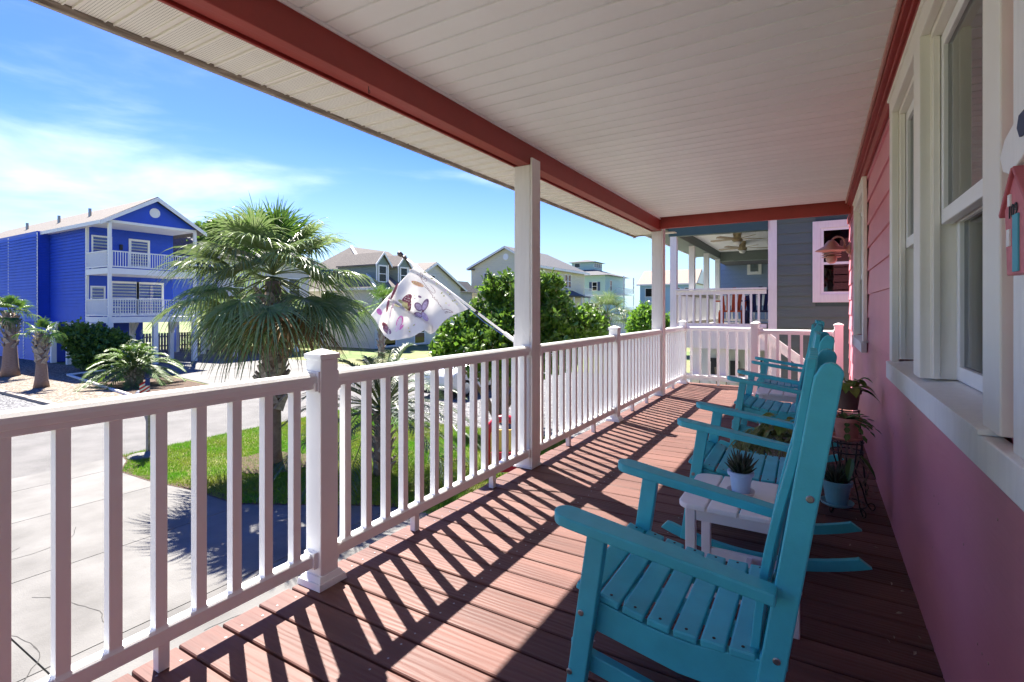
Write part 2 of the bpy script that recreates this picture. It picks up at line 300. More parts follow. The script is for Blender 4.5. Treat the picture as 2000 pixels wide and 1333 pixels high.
# own driveway: slabs with open joints
drv = struct('driveway', (0, 0, GZ)); dedge = [(-12.59, 5.06), (-11.42, 5.08), (-10.21, 5.23), (-9.1, 5.25), (-8.71, 5.28), (-7.69, 5.84), (-6.99, 6.23), (-6.38, 6.54)]
def yedge(x):
    pts = [(-14.0, 5.62), (-13.4, 5.5), (-12.95, 5.25)]+dedge+[(-5.0, 6.9), (0, 6.9), (1, 6.9)]
    for a, b in zip(pts, pts[1:]):
        if a[0] <= x <= b[0]: return a[1]+(b[1]-a[1])*(x-a[0])/(b[0]-a[0])
    return pts[-1][1]
xs = [-13.96, -12.93, -11.03, -8.62, -6.3, -4.0, -1.6, .3]
for a, b in zip(xs, xs[1:]):
    ys = [-9, -5.2, -1.4, 1.9]; yj = [(ys[i], ys[i+1]) for i in range(3)]
    for y0, y1 in yj: MB().box(a+.008, b-.008, y0+.008, y1-.008, GZ-.06, GZ+.006).build('concrete_slab', 'concrete', drv)
    n = 8; up = [(a+.008+(b-a-.016)*k/n, yedge(a+(b-a)*k/n)) for k in range(n+1)]
    MB().prism([(a+.008, 1.908), (b-.008, 1.908)]+up[::-1], 'z', GZ-.06, GZ+.006).build('concrete_slab', 'concrete', drv)
# cracks in the slabs
ck = MB(); random.seed(77)
def crack(x, y, a, n, w=.006, step=.09):
    prev = None
    for i in range(n):
        a += random.uniform(-.5, .5)*.7; x2, y2 = x+step*math.cos(a), y+step*math.sin(a); nx, ny = -math.sin(a)*w*random.uniform(.4, 1), math.cos(a)*w*random.uniform(.4, 1); b = len(ck.v)
        if y2 > yedge(x2)-.05 or x2 < -13.9: break
        ck.v += [(x-nx, y-ny, GZ+.0085), (x+nx, y+ny, GZ+.0085), (x2+nx, y2+ny, GZ+.0085), (x2-nx, y2-ny, GZ+.0085)]; ck.f.append((b, b+1, b+2, b+3)); x, y = x2, y2
crack(-6.6, 5.6, -1.1, 26, .008, .08); crack(-8.0, 2.3, .4, 22); crack(-10.0, 3.4, -.6, 20); crack(-5.6, 3.0, 1.2, 24); crack(-12.0, 1.5, .3, 20); crack(-6.0, 1.5, 2.6, 30); crack(-9.3, 1.2, 1.9, 18); crack(-4.4, 2.2, 2.2, 22)
ck.build('crack_lines', mat('crack_dark', (.05, .048, .045), .95), drv, kind='stuff')
# lawn base between the driveway and the gravel
lawn_poly = [(-14.0, 5.62), (-13.4, 5.5), (-12.95, 5.25)]+dedge+[(-2.0, 6.9), (-2.0, 12.4), (-8.0, 12.2), (-10.5, 11.9), (-13.9, 12.3)]
sheet('lawn_soil', lawn_poly, GZ-.004, 'soil')
sheet('gravel_parking', [(-13.9, 12.3), (-10.5, 11.9), (-8.0, 12.2), (-2.0, 12.4), (-2.0, 26), (-13.9, 26)], GZ-.002, 'grey_gravel')
rimv = MB(); random.seed(8)
ep = [(-13.9, 5.62), (-13.4, 5.5), (-12.95, 5.25)]+dedge+[(-5.0, 6.9), (-2.1, 6.9)]; q_ = []
for a, b in zip(ep, ep[1:]):
    for k in range(10): q_.append((a[0]+(b[0]-a[0])*k/10, a[1]+(b[1]-a[1])*k/10))
for i, (a, b) in enumerate(zip(q_, q_[1:])):
    wa = .10+.09*math.sin(i*.7)+random.uniform(-.04, .05); wb = .10+.09*math.sin((i+1)*.7); k = len(rimv.v); rimv.v += [(a[0], a[1]-.03, GZ+.011), (b[0], b[1]-.03, GZ+.011), (b[0], b[1]+wb, GZ+.011), (a[0], a[1]+wa, GZ+.011)]; rimv.f.append((k, k+1, k+2, k+3))
rimv.build('soil_edge', 'mulch', None, kind='structure')
def inpoly(pts, poly):
    x, y = pts[:, 0], pts[:, 1]; c = np.zeros(len(pts), bool); n = len(poly)
    for i in range(n):
        x0, y0 = poly[i]; x1, y1 = poly[(i+1) % n]
        cond = ((y0 > y) != (y1 > y)) & (x < (x1-x0)*(y-y0)/(y1-y0+1e-12)+x0); c ^= cond
    return c
def tuft(name, poly, n, h, z, m, bald=.0, w=.006):
    P = np.array(poly); lo, hi = P.min(0), P.max(0); p = lo+rng.random((n, 2))*(hi-lo); p = p[inpoly(p, poly)]
    f = np.sin(p[:, 0]*1.7+2)*np.sin(p[:, 1]*2.1)+.5*np.sin(p[:, 0]*4.3+p[:, 1]*3.1); keep = rng.random(len(p)) > bald*(.5+.5*f); p = p[keep]; k = len(p)
    a = rng.random(k)*2*PI; hh = h*(.5+rng.random(k)); ln = hh*(.2+.8*rng.random(k)); b = rng.random(k)*2*PI
    v = np.zeros((k, 3, 3)); v[:, 0, 0] = p[:, 0]-w*np.cos(a); v[:, 0, 1] = p[:, 1]-w*np.sin(a); v[:, 1, 0] = p[:, 0]+w*np.cos(a); v[:, 1, 1] = p[:, 1]+w*np.sin(a)
    v[:, 2, 0] = p[:, 0]+ln*np.cos(b); v[:, 2, 1] = p[:, 1]+ln*np.sin(b); v[:, 2, 2] = hh; v[:, :, 2] += z
    me = bpy.data.meshes.new(name); me.vertices.add(3*k); me.vertices.foreach_set('co', v.ravel()); me.loops.add(3*k); me.loops.foreach_set('vertex_index', np.arange(3*k))
    me.polygons.add(k); me.polygons.foreach_set('loop_start', np.arange(0, 3*k, 3)); me.polygons.foreach_set('loop_total', np.full(k, 3)); me.update(); me.validate(); me.materials.append(M[m])
    o = bpy.data.objects.new(name, me); COL.objects.link(o); o['kind'] = 'stuff'; o['label'] = 'green grass of the front lawn beside the driveway'; return o
tuft('lawn_grass', lawn_poly, 260000, .05, GZ, 'grass', bald=.3)
# across the street
sheet('neighbor_driveway', [(-23.0, 12.9), (-23.0, 22), (-31, 22.5), (-48, 27), (-48, 14.4), (-31, 14.4), (-27.6, 13.6)], GZ+.004, 'concrete')
sheet('gravel_bed', [(-23.2, 7.4), (-23.2, 9.6), (-33.4, 10.9), (-34.2, 12.9), (-60, 13.4), (-60, 7.6)], GZ+.004, 'tan_gravel')
sheet('blue_grey_gravel', [(-23.05, -10), (-23.05, 7.15), (-60, 7.5), (-60, -10)], GZ+.002, 'grey_gravel')
sheet('mulch_bed', [(-23.1, 9.7), (-33.3, 11.1), (-34.0, 12.9), (-31, 14.3), (-27.6, 13.4), (-23.1, 12.8)], GZ+.008, 'mulch')
sheet('sea_sand', [(-300, 120), (300, 120), (300, 400), (-300, 400)], GZ+.01, 'sand')
ed = thing('garden_edging', 'weathered timber edging dividing the pale gravel bed from the blue grey gravel', 'edging', (-23, 7.2, GZ))
for i in range(14):
    x = -23.1-i*2.45; MB().box(x-2.42, x, 7.18+i*.02, 7.36+i*.02, GZ, GZ+.10+.01*(i % 2)).build('timber', 'weathered_wood', ed)
ed2 = thing('stone_edging', 'low white edging strip between gravel bed and dark mulch', 'edging', (-23, 9.6, GZ))
pts = [(-23.2, 9.62), (-33.35, 10.98), (-34.1, 12.9)]
for a, b in zip(pts, pts[1:]):
    n = 6 if a[0] > -30 else 3
    for k in range(n):
        p = Vector((a[0]+(b[0]-a[0])*k/n, a[1]+(b[1]-a[1])*k/n, GZ+.05)); q = Vector((a[0]+(b[0]-a[0])*(k+.98)/n, a[1]+(b[1]-a[1])*(k+.98)/n, GZ+.05)); MB().bar(p, q, .1, .08).build('edging_strip', 'white_paint', ed2)
mb = MB(); random.seed(3)
for i in range(90):
    x = -26+i*0; 
for i in range(60):
    a = -300+i*10; mb.add([(a, 118, GZ), (a+10, 118, GZ), (a+10, 122, GZ+2.6+.6*math.sin(i*1.3)), (a, 122, GZ+2.6+.6*math.sin((i-1)*1.3))], [(0, 1, 2, 3)])
mb.build('dune_ridge', 'far_grass', None, kind='structure')

# ================================================================ PORCH FLOOR
floor = struct('porch_floor', (0, 0, 0)); XE, XW = -1.99, .375; PITCH = .1525
me_full = mesh('deck_board', MB().box(XE, XW, -.0715, .0715, -.036, 0), 'deck_paint')
me_short = mesh('deck_board', MB().box(XE, -.96, -.0715, .0715, -.036, 0), 'deck_paint')
for i in range(-22, 53):
    yc = .825+PITCH*i+.0735; jx = random.uniform(-.006, .006)
    put('deck_board', me_short if yc > 8.07 else me_full, (jx, yc, random.uniform(-.0012, .0012)), floor, rot=(random.uniform(-.004, .004), 0, random.uniform(-.0008, .0008)), bevel=.004)
for k in range(1): MB().box(-.953, -.81, 8.02, 8.78, -.036, 0).build('deck_board', 'deck_paint', floor, bevel=.004)
for x in (-1.93, -1.3, -.7, -.1): MB().box(x-.02, x+.02, -2.5, 8.0 if x > -1 else 8.75, -.26, -.04).build('floor_joist', 'weathered_wood', floor)
MB().box(-1.975, -1.955, -2.5, 8.76, -.28, -.038).build('rim_board', 'white_paint', floor)
MB().box(-1.955, -.86, 8.74, 8.76, -.28, -.038).build('rim_board', 'white_paint', floor)
MB().box(-1.95, .36, -2.5, 8.0, -.30, -.285).build('light_block_sheet', 'room_dark', floor)  # unseen dark sheet added to block light, so the board gaps read dark
nl = MB()
for i in range(-2, 53):
    yc = .825+PITCH*i+.0735
    for x in (-1.90, -1.3, -.7, -.1):
        if yc > 8.07 and x > -1: continue
        for s in (-.04, .04): nl.lathe([(.0045, .0006), (.004, .0016)], (x+random.uniform(-.012, .012), yc+s, 0), n=6)
nl.build('nail_heads', 'screw_metal', floor, kind='stuff')
for y in (-1.5, 1.5, 4.4, 7.4): MB().box(-1.9, -1.76, y-.07, y+.07, GZ, -.26).build('foundation_post', 'white_paint', floor)

random.seed(14); lt_ = MB()
for i in range(70):
    x = .33-abs(random.gauss(0, .10)) if i % 3 else random.uniform(-1.8, .3); y = random.uniform(1.0, 8.0); a = random.uniform(0, PI); s = random.uniform(.006, .02); c, d = math.cos(a)*s, math.sin(a)*s
    lt_.add([(x-c, y-d, .003), (x+d*.3, y-c*.3, .004), (x+c, y+d, .005), (x-d*.3, y+c*.3, .009)], [(0, 1, 2), (0, 2, 3)])
lt_.build('leaf_litter', 'weathered_wood', None, kind='stuff')
# ================================================================ PORCH RAILINGS
bal_me = mesh('baluster', MB().box(-.018, .018, -.018, .018, .148, .888).taper(-.021, .021, -.021, .021, .148, .153, .003), 'white_vinyl')
RP = [(-.036, 0), (.036, 0), (.037, .018), (.033, .034), (.022, .046), (.008, .0505), (-.008, .0505), (-.022, .046), (-.033, .034), (-.037, .018)]
def railing(label, a, b, first, n, axis, c, pitch=.131, blocks=()):
    """a..b along axis ('y' or 'x'); c the fixed coordinate of its centre line"""
    t = thing('porch_railing', label, 'railing', (c, (a+b)/2, 0) if axis == 'y' else ((a+b)/2, c, 0), 'white railing sections round the porch')
    mp_ = (lambda x, y, z: (c+x, y, z)) if axis == 'y' else (lambda x, y, z: (y, c-x, z))
    def piece(fn, name, bev=.002):
        m = MB(); fn(m); m.v = [mp_(*v) for v in m.v]; m.build(name, 'white_vinyl', t, bevel=bev)
    piece(lambda m: m.prism([(p[0], p[1]+.892) for p in RP], 'y', a, b).box(-.028, .028, a, b, .872, .8915), 'top_rail')
    piece(lambda m: m.box(-.026, .026, a, b, .092, .14).taper(-.026, .026, a, b, .1402, .149, .008), 'bottom_rail')
    for e, s in ((a, 1), (b, -1)):
        lo, hi = min(e, e+s*.022), max(e, e+s*.022)
        piece(lambda m: m.box(-.042, .042, lo, hi, .862, .9).box(-.046, .046, lo, min(hi, lo+.008) if s > 0 else hi, .855, .948) if s > 0 else m.box(-.042, .042, lo, hi, .862, .9).box(-.046, .046, hi-.008, hi, .855, .948), 'rail_bracket')
        piece(lambda m: m.box(-.034, .034, lo, hi, .084, .155), 'rail_bracket')
    for k in range(n):
        p = first+k*pitch; put('baluster', bal_me, (c, p, 0) if axis == 'y' else (p, c, 0), t)
    for p in blocks: piece(lambda m: m.box(-.018, .018, p-.018, p+.018, 0, .0915), 'support_block')
    return t
XR = -1.915
railing('white railing section nearest the camera, left of the first capped post', -.45, 1.495, -.3, 14, 'y', XR, .1308, (.885,))
railing('white railing section between the first capped post and the tall near column', 1.59, 3.44, 1.675, 14, 'y', XR, .1312, (2.16, 2.95))
railing('white railing section beyond the near column, up to the second capped post', 3.58, 5.37, 3.66, 13, 'y', XR, .1355, (4.2, 4.8))
railing('white railing section between the second capped post and the far column', 5.47, 7.30, 5.55, 14, 'y', XR, .1312, (6.05, 6.65))
railing('short white railing section from the far column to the corner post', 7.44, 8.70, 7.53, 9, 'y', XR, .131, (8.07,))
railing('white end railing across the far edge of the porch', -1.865, -.86, -1.78, 7, 'x', 8.745, .138, (-1.36,))
railing('pinkish white railing beside the stair opening, behind the far chairs', -.72, .19, -.62, 6, 'x', 8.06, .145)
def newel(label, x, y, pyr=True, h=1.0, base=True):
    t = thing('newel_post', label, 'post', (x, y, 0), 'capped posts of the porch railing')
    MB().box(x-.05, x+.05, y-.0475, y+.0475, 0.0, h).build('post_shaft', 'white_vinyl', t, bevel=.004)
    MB().box(x-.056, x+.056, y-.0535, y+.0535, h, h+.022).taper(x-.056, x+.056, y-.0535, y+.0535, h+.0222, h+.042, .045).build('post_cap', 'white_vinyl', t, bevel=.002)
    if base: MB().taper(x-.078, x+.078, y-.0755, y+.0755, 0, .028, .006).taper(x-.068, x+.068, y-.0655, y+.0655, .0282, .05, .012).build('base_skirt', 'white_vinyl', t, bevel=.002)
newel('nearest white capped post of the porch railing, left of centre', XR, 1.5425)
newel('white capped post between the two tall porch columns', XR, 5.42)
newel('white capped corner post at the far left corner of the porch', XR, 8.745)
newel('white capped post at the near side of the stair opening', -.77, 8.06)
newel('white capped post at the far side of the stair opening, just behind its twin', -.81, 8.745)
newel('pinkish white capped post beside the pink wall, behind the chair backs', .245, 8.06)
newel('white capped post of the railing behind the camera', XR, -.5)
def column(label, y0, y1):
    t = thing('porch_column', label, 'column', (-1.96, (y0+y1)/2, 0), 'tall white columns holding the porch beam')
    MB().box(-2.03, -1.89, y0, y1, 0, 2.333).build('column_shaft', 'column_paint', t, bevel=.006)
    MB().box(-1.8895, -1.872, y0+.003, y1-.003, 0.0, 2.385).build('lap_board', 'column_paint', t, bevel=.004)
    MB().box(-2.033, -1.869, y0-.012, y1+.012, 0, .012).build('base_plate', 'column_paint', t)
column('tall white porch column nearest the camera, right of the flag', 3.44, 3.58)
column('tall white porch column at the far end of the porch', 7.30, 7.44)
column('tall white porch column behind the camera', -.57, -.43)

# ================================================================ PINK HOUSE: wall, ceiling, beams, roof
house = thing('pink_house', 'pink porch house with red beams, white ceiling and lap siding on the right', 'house', (.36, 3, 0))
YA, YB = -2.5, 8.15; X0 = .36
wins = [(1.56, 3.31, .93, 2.25), (5.30, 6.46, .93, 2.25)]
zl = [1.15+.193*k for k in range(-12, 8)]
for z in zl:
    z1 = z+.193
    if z1 < -.4 or z > 2.42: continue
    cuts = [(a, b) for a, b, c0, d0 in wins if z1+.012 > c0 and z < d0+.04]
    for a, b, c0, d0 in wins:
        if z < c0 < z1+.012: MB().prism([(X0, z+.004), (X0+.012, z+.004), (X0+.018, c0), (X0+.0125, c0)], 'y', a-.02, b+.02).build('siding_board', 'pink_siding', house)
    segs = []; y = YA
    for a, b in cuts: segs.append((y, a-.02)); y = b+.02
    segs.append((y, YB))
    for a, b in segs:
        if b-a > .02: MB().prism([(X0, z+.004), (X0+.012, z+.004), (X0+.018, z1+.01), (X0+.0125, z1+.01)], 'y', a, b).build('siding_board', 'pink_siding', house)
# wall core with window openings
core = MB(); xs0, xs1 = .380, .50
def wall_rects(y0, y1, z0, z1, ops):
    rs = []; y = y0
    for a, b, c0, d0 in sorted(ops): rs += [(y, a, z0, z1), (a, b, z0, c0), (a, b, d0, z1)]; y = b
    rs.append((y, y1, z0, z1)); return rs
for a, b, c0, d0 in wall_rects(YA, YB-.003, GZ, 2.72, wins): core.box(xs0, xs1, a, b, c0, d0)
core.box(.50, 7.0, YB-.13, YB-.003, GZ, 2.72).box(.5, 7.0, YA, YA+.1, GZ, 2.72).box(6.9, 7.0, YA+.1, YB-.14, GZ, 2.72)
core.build('wall_core', 'pink_siding', house)
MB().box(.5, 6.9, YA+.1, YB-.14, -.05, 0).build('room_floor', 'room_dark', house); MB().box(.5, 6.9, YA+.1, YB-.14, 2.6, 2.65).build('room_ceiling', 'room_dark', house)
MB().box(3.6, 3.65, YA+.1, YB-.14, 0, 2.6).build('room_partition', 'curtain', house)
# siding on the end wall of the house (faces the neighbour)
for z in zl:
    if z < 2.4 and z > -2.1: MB().prism([(YB+.014, z+.004), (YB+.002, z+.004), (YB, z+.2), (YB+.003, z+.2)], 'x', X0+.004, 7.0).build('siding_board', 'pink_siding', house)
# ceiling planks (each with a recessed groove beside it)
cp = mesh('ceiling_plank', MB().box(-1.898, .30, -.0565, .0565, 0, .01).box(-1.898, .30, .0565, .0715, .009, .014), 'ceiling_vinyl')
k = -18
while True:
    y = 1.407+.1283*k+.064
    if y > 7.18: break
    put('ceiling_plank', cp, (0, y, 2.5), house); k += 1
MB().box(-1.8985, -1.885, YA, 7.25, 2.485, 2.4995).build('ceiling_trim', 'white_vinyl', house); MB().box(.284, .30, YA, 7.25, 2.478, 2.4995).build('ceiling_trim', 'red_trim_pale', house, bevel=.003)
MB().box(-1.9, .36, YA, 7.4, 2.515, 2.53).build('ceiling_backer', 'room_dark', house)
# beams
MB().box(-1.948, -1.90, YA, 7.25, 2.335, 2.514).build('porch_beam', 'red_trim', house, bevel=.004)
MB().box(-2.055, -1.952, YA, 7.46, 2.365, 2.6).build('porch_beam', 'red_trim', house, bevel=.004)
MB().box(-2.075, -2.058, YA, 7.9, 2.35, 2.6).build('beam_trim', 'red_trim', house, bevel=.003); MB().box(-2.115, -2.078, YA, 8.0, 2.385, 2.6).build('beam_trim', 'red_trim', house, bevel=.003)
MB().box(-1.948, .357, 7.25, 7.30, 2.355, 2.62).build('end_beam', 'red_trim', house, bevel=.004)
MB().box(-1.948, .357, 7.304, 7.45, 2.39, 2.62).build('end_beam', 'red_trim', house)
# crown against the wall
MB().box(.302, .359, YA, 7.25, 2.455, 2.4995).build('crown_board', 'red_trim', house, bevel=.003)
MB().box(.325, .359, YA, 7.25, 2.43, 2.452).build('crown_board', 'red_trim', house, bevel=.003)
MB().box(.34, .359, YA, 8.1, 2.345, 2.427).build('frieze_board', 'red_trim', house, bevel=.003)
# soffit panels with perforation, ribs between them
sp_ = mesh('soffit_panel', MB().box(-.215, .215, -.05, .05, 0, .008).box(-.215, .215, .0505, .056, -.004, .01).box(-.215, .215, .0565, .0835, .006, .012).box(-.215, .215, .084, .0895, -.004, .01), 'soffit_vinyl')
for i in range(-24, 52): put('soffit_panel', sp_, (-2.334, .979+.14*i+.07, 2.42), house)
MB().box(-2.575, -2.551, YA, 8.25, 2.392, 2.56).build('fascia_board', 'weathered_wood', house, bevel=.003)
MB().box(-2.55, -1.9, 8.10, 8.25, 2.42, 2.432).build('soffit_end', 'soffit_vinyl', house); MB().prism([(-2.6, 2.39), (-2.6, 2.56), (3.7, 4.66), (3.7, 4.48)], 'y', 8.252, 8.272).build('rake_board', 'weathered_wood', house)
# roof
MB().prism([(-2.62, 2.565), (-2.62, 2.60), (3.7, 4.72), (7.6, 3.4), (7.6, 3.36), (3.7, 4.66)], 'y', YA-.3, 8.27).build('roof', 'shingles', house)
MB().prism([(-1.94, 2.60), (.37, 2.60), (7.0, 2.6), (7.0, 3.4), (3.7, 4.6), (-1.94, 2.76)], 'y', 7.46, 7.5).build('gable_panel', 'pink_siding', house)
MB().prism([(.5, 2.75), (7.0, 2.75), (7.0, 3.4), (3.7, 4.6), (.5, 3.5)], 'y', YB-.05, YB-.01).build('gable_panel', 'pink_siding', house)
random.seed(19)
for i in range(60):
    yy = random.uniform(1.0, 7.8); zz_ = .957-.193*random.randint(0, 4)-.03+random.uniform(-.01, .01)
    if any(a-.1 < yy < b+.1 and zz_ > c0-.1 for a, b, c0, d0 in wins) : continue
    MB().lathe([(.0045, 0), (.003, .0012)], (X0+.0005+.012*((zz_-.957) % .193)/.193*0, yy, zz_), n=6, ax=Vector((-1, 0, 0))).build('nail_head', 'red_trim_pale', house)
# small hook under the beam
hk = MB().tube([(-1.925, 1.83, 2.34), (-1.925, 1.83, 2.318)]+[(-1.925, 1.83+.009*math.sin(a), 2.309-.009*(math.cos(a)-1)-.009) for a in [0.3*i for i in range(11)]], .0018, 6); tag = hk.build('cup_hook', 'black_iron', None, label='small black cup hook screwed under the red porch beam', category='hook')
# windows
def window(y0, y1, z0, z1, divs):
    w = thing_part('window', house, (.36, (y0+y1)/2, (z0+z1)/2))
    c = MB(); e = .11
    c.box(.330, .36, y0-.07, y1+.07, z1-.01, z1+.075); c.box(.322, .36, y0-.085, y1+.085, z1+.075, z1+.092)
    c.box(.331, .36, y1-.03, y1+.069, z0+.02, z1-.0105); c.box(.331, .36, y0-.10, y0+.03, z0+.02, z1-.0105)
    c.build('casing', 'cream_paint', w, bevel=.004)
    MB().box(.318, .36, y0-(.9 if divs else .06), y1+.085, z0-.075, z0+.004).build('apron', 'white_paint', w, bevel=.004)
    MB().prism([(.312, z0+.005), (.312, z0+.018), (.46, z0+.034), (.46, z0+.005)], 'y', y0-.02, y1+.03).build('sill', 'white_paint', w, bevel=.002)
    edges = [y0+.03]+divs+[y1-.03]; bays = []
    if divs: m0, m1 = divs; MB().box(.328, .47, m0, m1, z0+.0345, z1-.0105).build('mullion', 'cream_paint', w, bevel=.003); bays = [(y0+.03, m0), (m1, y1-.03)]
    else: bays = [(y0+.03, y1-.03)]
    zm = z0+.60
    for a, b in bays:
        j = MB(); j.box(.3605, .49, a-.03, a+.004, z0+.035, z1).box(.3605, .49, b-.004, b+.03, z0+.035, z1).box(.3605, .49, a+.0045, b-.0045, z1-.03, z1)
        j.box(.365, .385, a+.0045, a+.022, z0+.036, z1-.031).box(.365, .385, b-.022, b-.0045, z0+.036, z1-.031).build('jamb', 'cream_paint', w, bevel=.002)
        for nm, xa, za, zb in (('upper_sash', .388, zm, z1-.035), ('lower_sash', .432, z0+.037, zm+.045)):
            s = MB(); f = .05; s.box(xa, xa+.034, a+.006, a+f, za, zb).box(xa, xa+.034, b-f, b-.006, za, zb).box(xa, xa+.034, a+f+.0005, b-f-.0005, za, za+.05).box(xa, xa+.034, a+f+.0005, b-f-.0005, zb-.045, zb)
            s.build(nm, 'white_vinyl', w, bevel=.003)
            MB().box(xa+.014, xa+.018, a+f+.001, b-f-.001, za+.0505, zb-.0455).build('pane', 'window_glass', w)
        cu = MB(); n = 60; pts = [(.60+.028*math.sin(i*.9+math.sin(i*.35)*1.5), a-.05+(b-a+.1)*i/n) for i in range(n+1)]
        for i in range(n):
            if not divs or a > 2 or i > n*.30: cu.add([(pts[i][0], pts[i][1], z0-.1), (pts[i+1][0], pts[i+1][1], z0-.1), (pts[i+1][0], pts[i+1][1], z1), (pts[i][0], pts[i][1], z1)], [(0, 1, 2, 3)])
        cu.build('curtain', 'curtain', w, smooth=True)
def thing_part(name, parent, loc):
    o = bpy.data.objects.new(name, None); COL.objects.link(o); o.parent = parent; o.location = Vector(loc)-WL[parent.name]; WL[o.name] = Vector(loc); return o
window(1.56, 3.31, .93, 2.25, [2.42, 2.56]); window(5.30, 6.46, .93, 2.25, [])
MB().box(.338, .3595, .7, 1.40, .86, 2.342).build('wide_trim_board', 'white_paint', house, bevel=.003)
# signs on the trim
t = thing('house_number_sign', 'little red wooden beach house sign reading 109 at the right edge', 'sign', (.325, 1.29, 1.29))
yc = 1.285; MB().prism([(yc-.062, 1.285), (yc+.052, 1.285), (yc+.066, 1.425), (yc, 1.475), (yc-.066, 1.425)], 'x', .314, .334).build('sign_board', mat('sign_red', (.66, .19, .22), .55, var=.2, vscale=30), t, bevel=.002)
MB().bar((.320, yc+.003, 1.481), (.320, yc+.078, 1.402), .024, .009, (0, 0, 1)).bar((.320, yc-.003, 1.481), (.320, yc-.078, 1.402), .024, .009).build('sign_roof', mat('sign_roof_red', (.52, .13, .15), .6, var=.2, vscale=20), t, bevel=.002)
MB().box(.311, .3138, yc-.022, yc+.008, 1.29, 1.395).build('sign_door', mat('sign_teal', (.08, .38, .48), .6), t); MB().box(.311, .3138, yc+.026, yc+.043, 1.34, 1.372).box(.311, .3138, yc+.022, yc+.036, 1.415, 1.437).build('sign_window', 'white_paint', t)
def text_obj(s, size, matn, parent, loc, rot, name, extrude=.0006):
    c = bpy.data.curves.new('t', 'FONT'); c.body = s; c.size = size; c.extrude = extrude; c.align_x = 'CENTER'; o = bpy.data.objects.new('t', c); COL.objects.link(o)
    dg = bpy.context.evaluated_depsgraph_get(); me = bpy.data.meshes.new_from_object(o.evaluated_get(dg)); bpy.data.objects.remove(o); me.name = name; me.materials.clear(); me.materials.append(M[matn])
    n = bpy.data.objects.new(name, me); COL.objects.link(n); n.parent = parent; n.location = Vector(loc)-WL[parent.name]; n.rotation_euler = rot; return n
text_obj('109', .036, 'black_iron', t, (.3125, yc+.012, 1.392), (R_(90), 0, R_(-90)), 'lettering')
t = thing('driftwood_sign', 'whitewashed wooden sign with a navy mark, cut off by the right edge', 'sign', (.325, 1.32, 1.5))
MB().prism([(1.20, 1.60), (1.36, 1.555), (1.392, 1.525), (1.372, 1.492), (1.33, 1.478), (1.20, 1.51)], 'x', .316, .336).build('sign_board', 'white_paint', t, bevel=.003)
MB().prism([(1.19, 1.575), (1.262, 1.57), (1.272, 1.55), (1.258, 1.53), (1.19, 1.53)], 'x', .312, .3158).build('navy_mark', mat('navy', (.015, .03, .09), .5), t)
# barn lamp at the far end of the wall
t = thing('wall_lamp', 'pink painted barn style lamp with gooseneck on the pink wall', 'lamp', (.36, 7.7, 1.9))
LM = mat('lamp_pink', (.56, .32, .26), .4, var=.1, vscale=10); ly = 7.7; lx = .155
MB().lathe([(.055, 0), (.055, .03), (.03, .05)], (.36, ly, 1.98), ax=Vector((-1, 0, 0))).box(.345, .36, ly-.05, ly+.05, 1.84, 2.06).build('wall_plate', LM, t, bevel=.003)
MB().tube([(.33, ly, 1.99)]+[(.225+.075*math.cos(a), ly, 2.06+.085*math.sin(a)) for a in [(-.6+.3*i) for i in range(13)]]+[(lx, ly, 2.06)], .011, 8).build('gooseneck', LM, t, smooth=True)
MB().lathe([(.02, .13), (.035, .125), (.07, .085), (.085, .055), (.175, .0), (.18, -.006), (.17, -.006), (.07, .03)], (lx, ly, 1.975), n=28).build('lamp_shade', LM, t, smooth=True)
for i in range(3): MB().lathe([(.06, 0), (.105, -.006), (.108, -.012), (.06, -.01)], (lx, ly, 1.955-.028*i), n=24).build('louver_ring', LM, t, smooth=True)
MB().ball((lx, ly, 1.865), .062, 12).build('globe', LM, t, smooth=True)

# porch stairs down at the far end
t = thing('porch_stairs', 'white wooden stairs with a sloping handrail going down beyond the far rail', 'stairs', (0, 8.4, -1))
for i in range(10):
    MB().box(-.86+.25*i, -.60+.25*i, 8.10, 8.70, -.22-.2*i, -.185-.2*i).build('tread', 'deck_paint', t, bevel=.003)
    MB().box(-.615+.25*i, -.60+.25*i, 8.11, 8.69, -.40-.2*i, -.222-.2*i).build('riser', 'white_paint', t)
for y in (8.13, 8.70):
    MB().prism([(-.86, -.05), (-.86, -.36), (1.65, -2.2), (1.9, -2.2)], 'y', y-.02, y+.02).build('stringer', 'white_paint', t)
MB().bar((-.76, 8.745, .93), (1.75, 8.745, -1.05), .09, .045, (0, 0, 1)).bar((-.76, 8.745, .845), (1.75, 8.745, -1.135), .03, .09, (0, 0, 1)).build('handrail', 'white_paint', t)
MB().bar((-.76, 8.745, .14), (1.75, 8.745, -1.84), .04, .09, (0, 0, 1)).build('bottom_rail', 'white_paint', t)
for i in range(18): x = -.62+.13*i; z = .88-(x+.76)*.789; MB().box(x-.018, x+.018, 8.727, 8.763, z-.78, z-.06).build('baluster', 'white_paint', t)

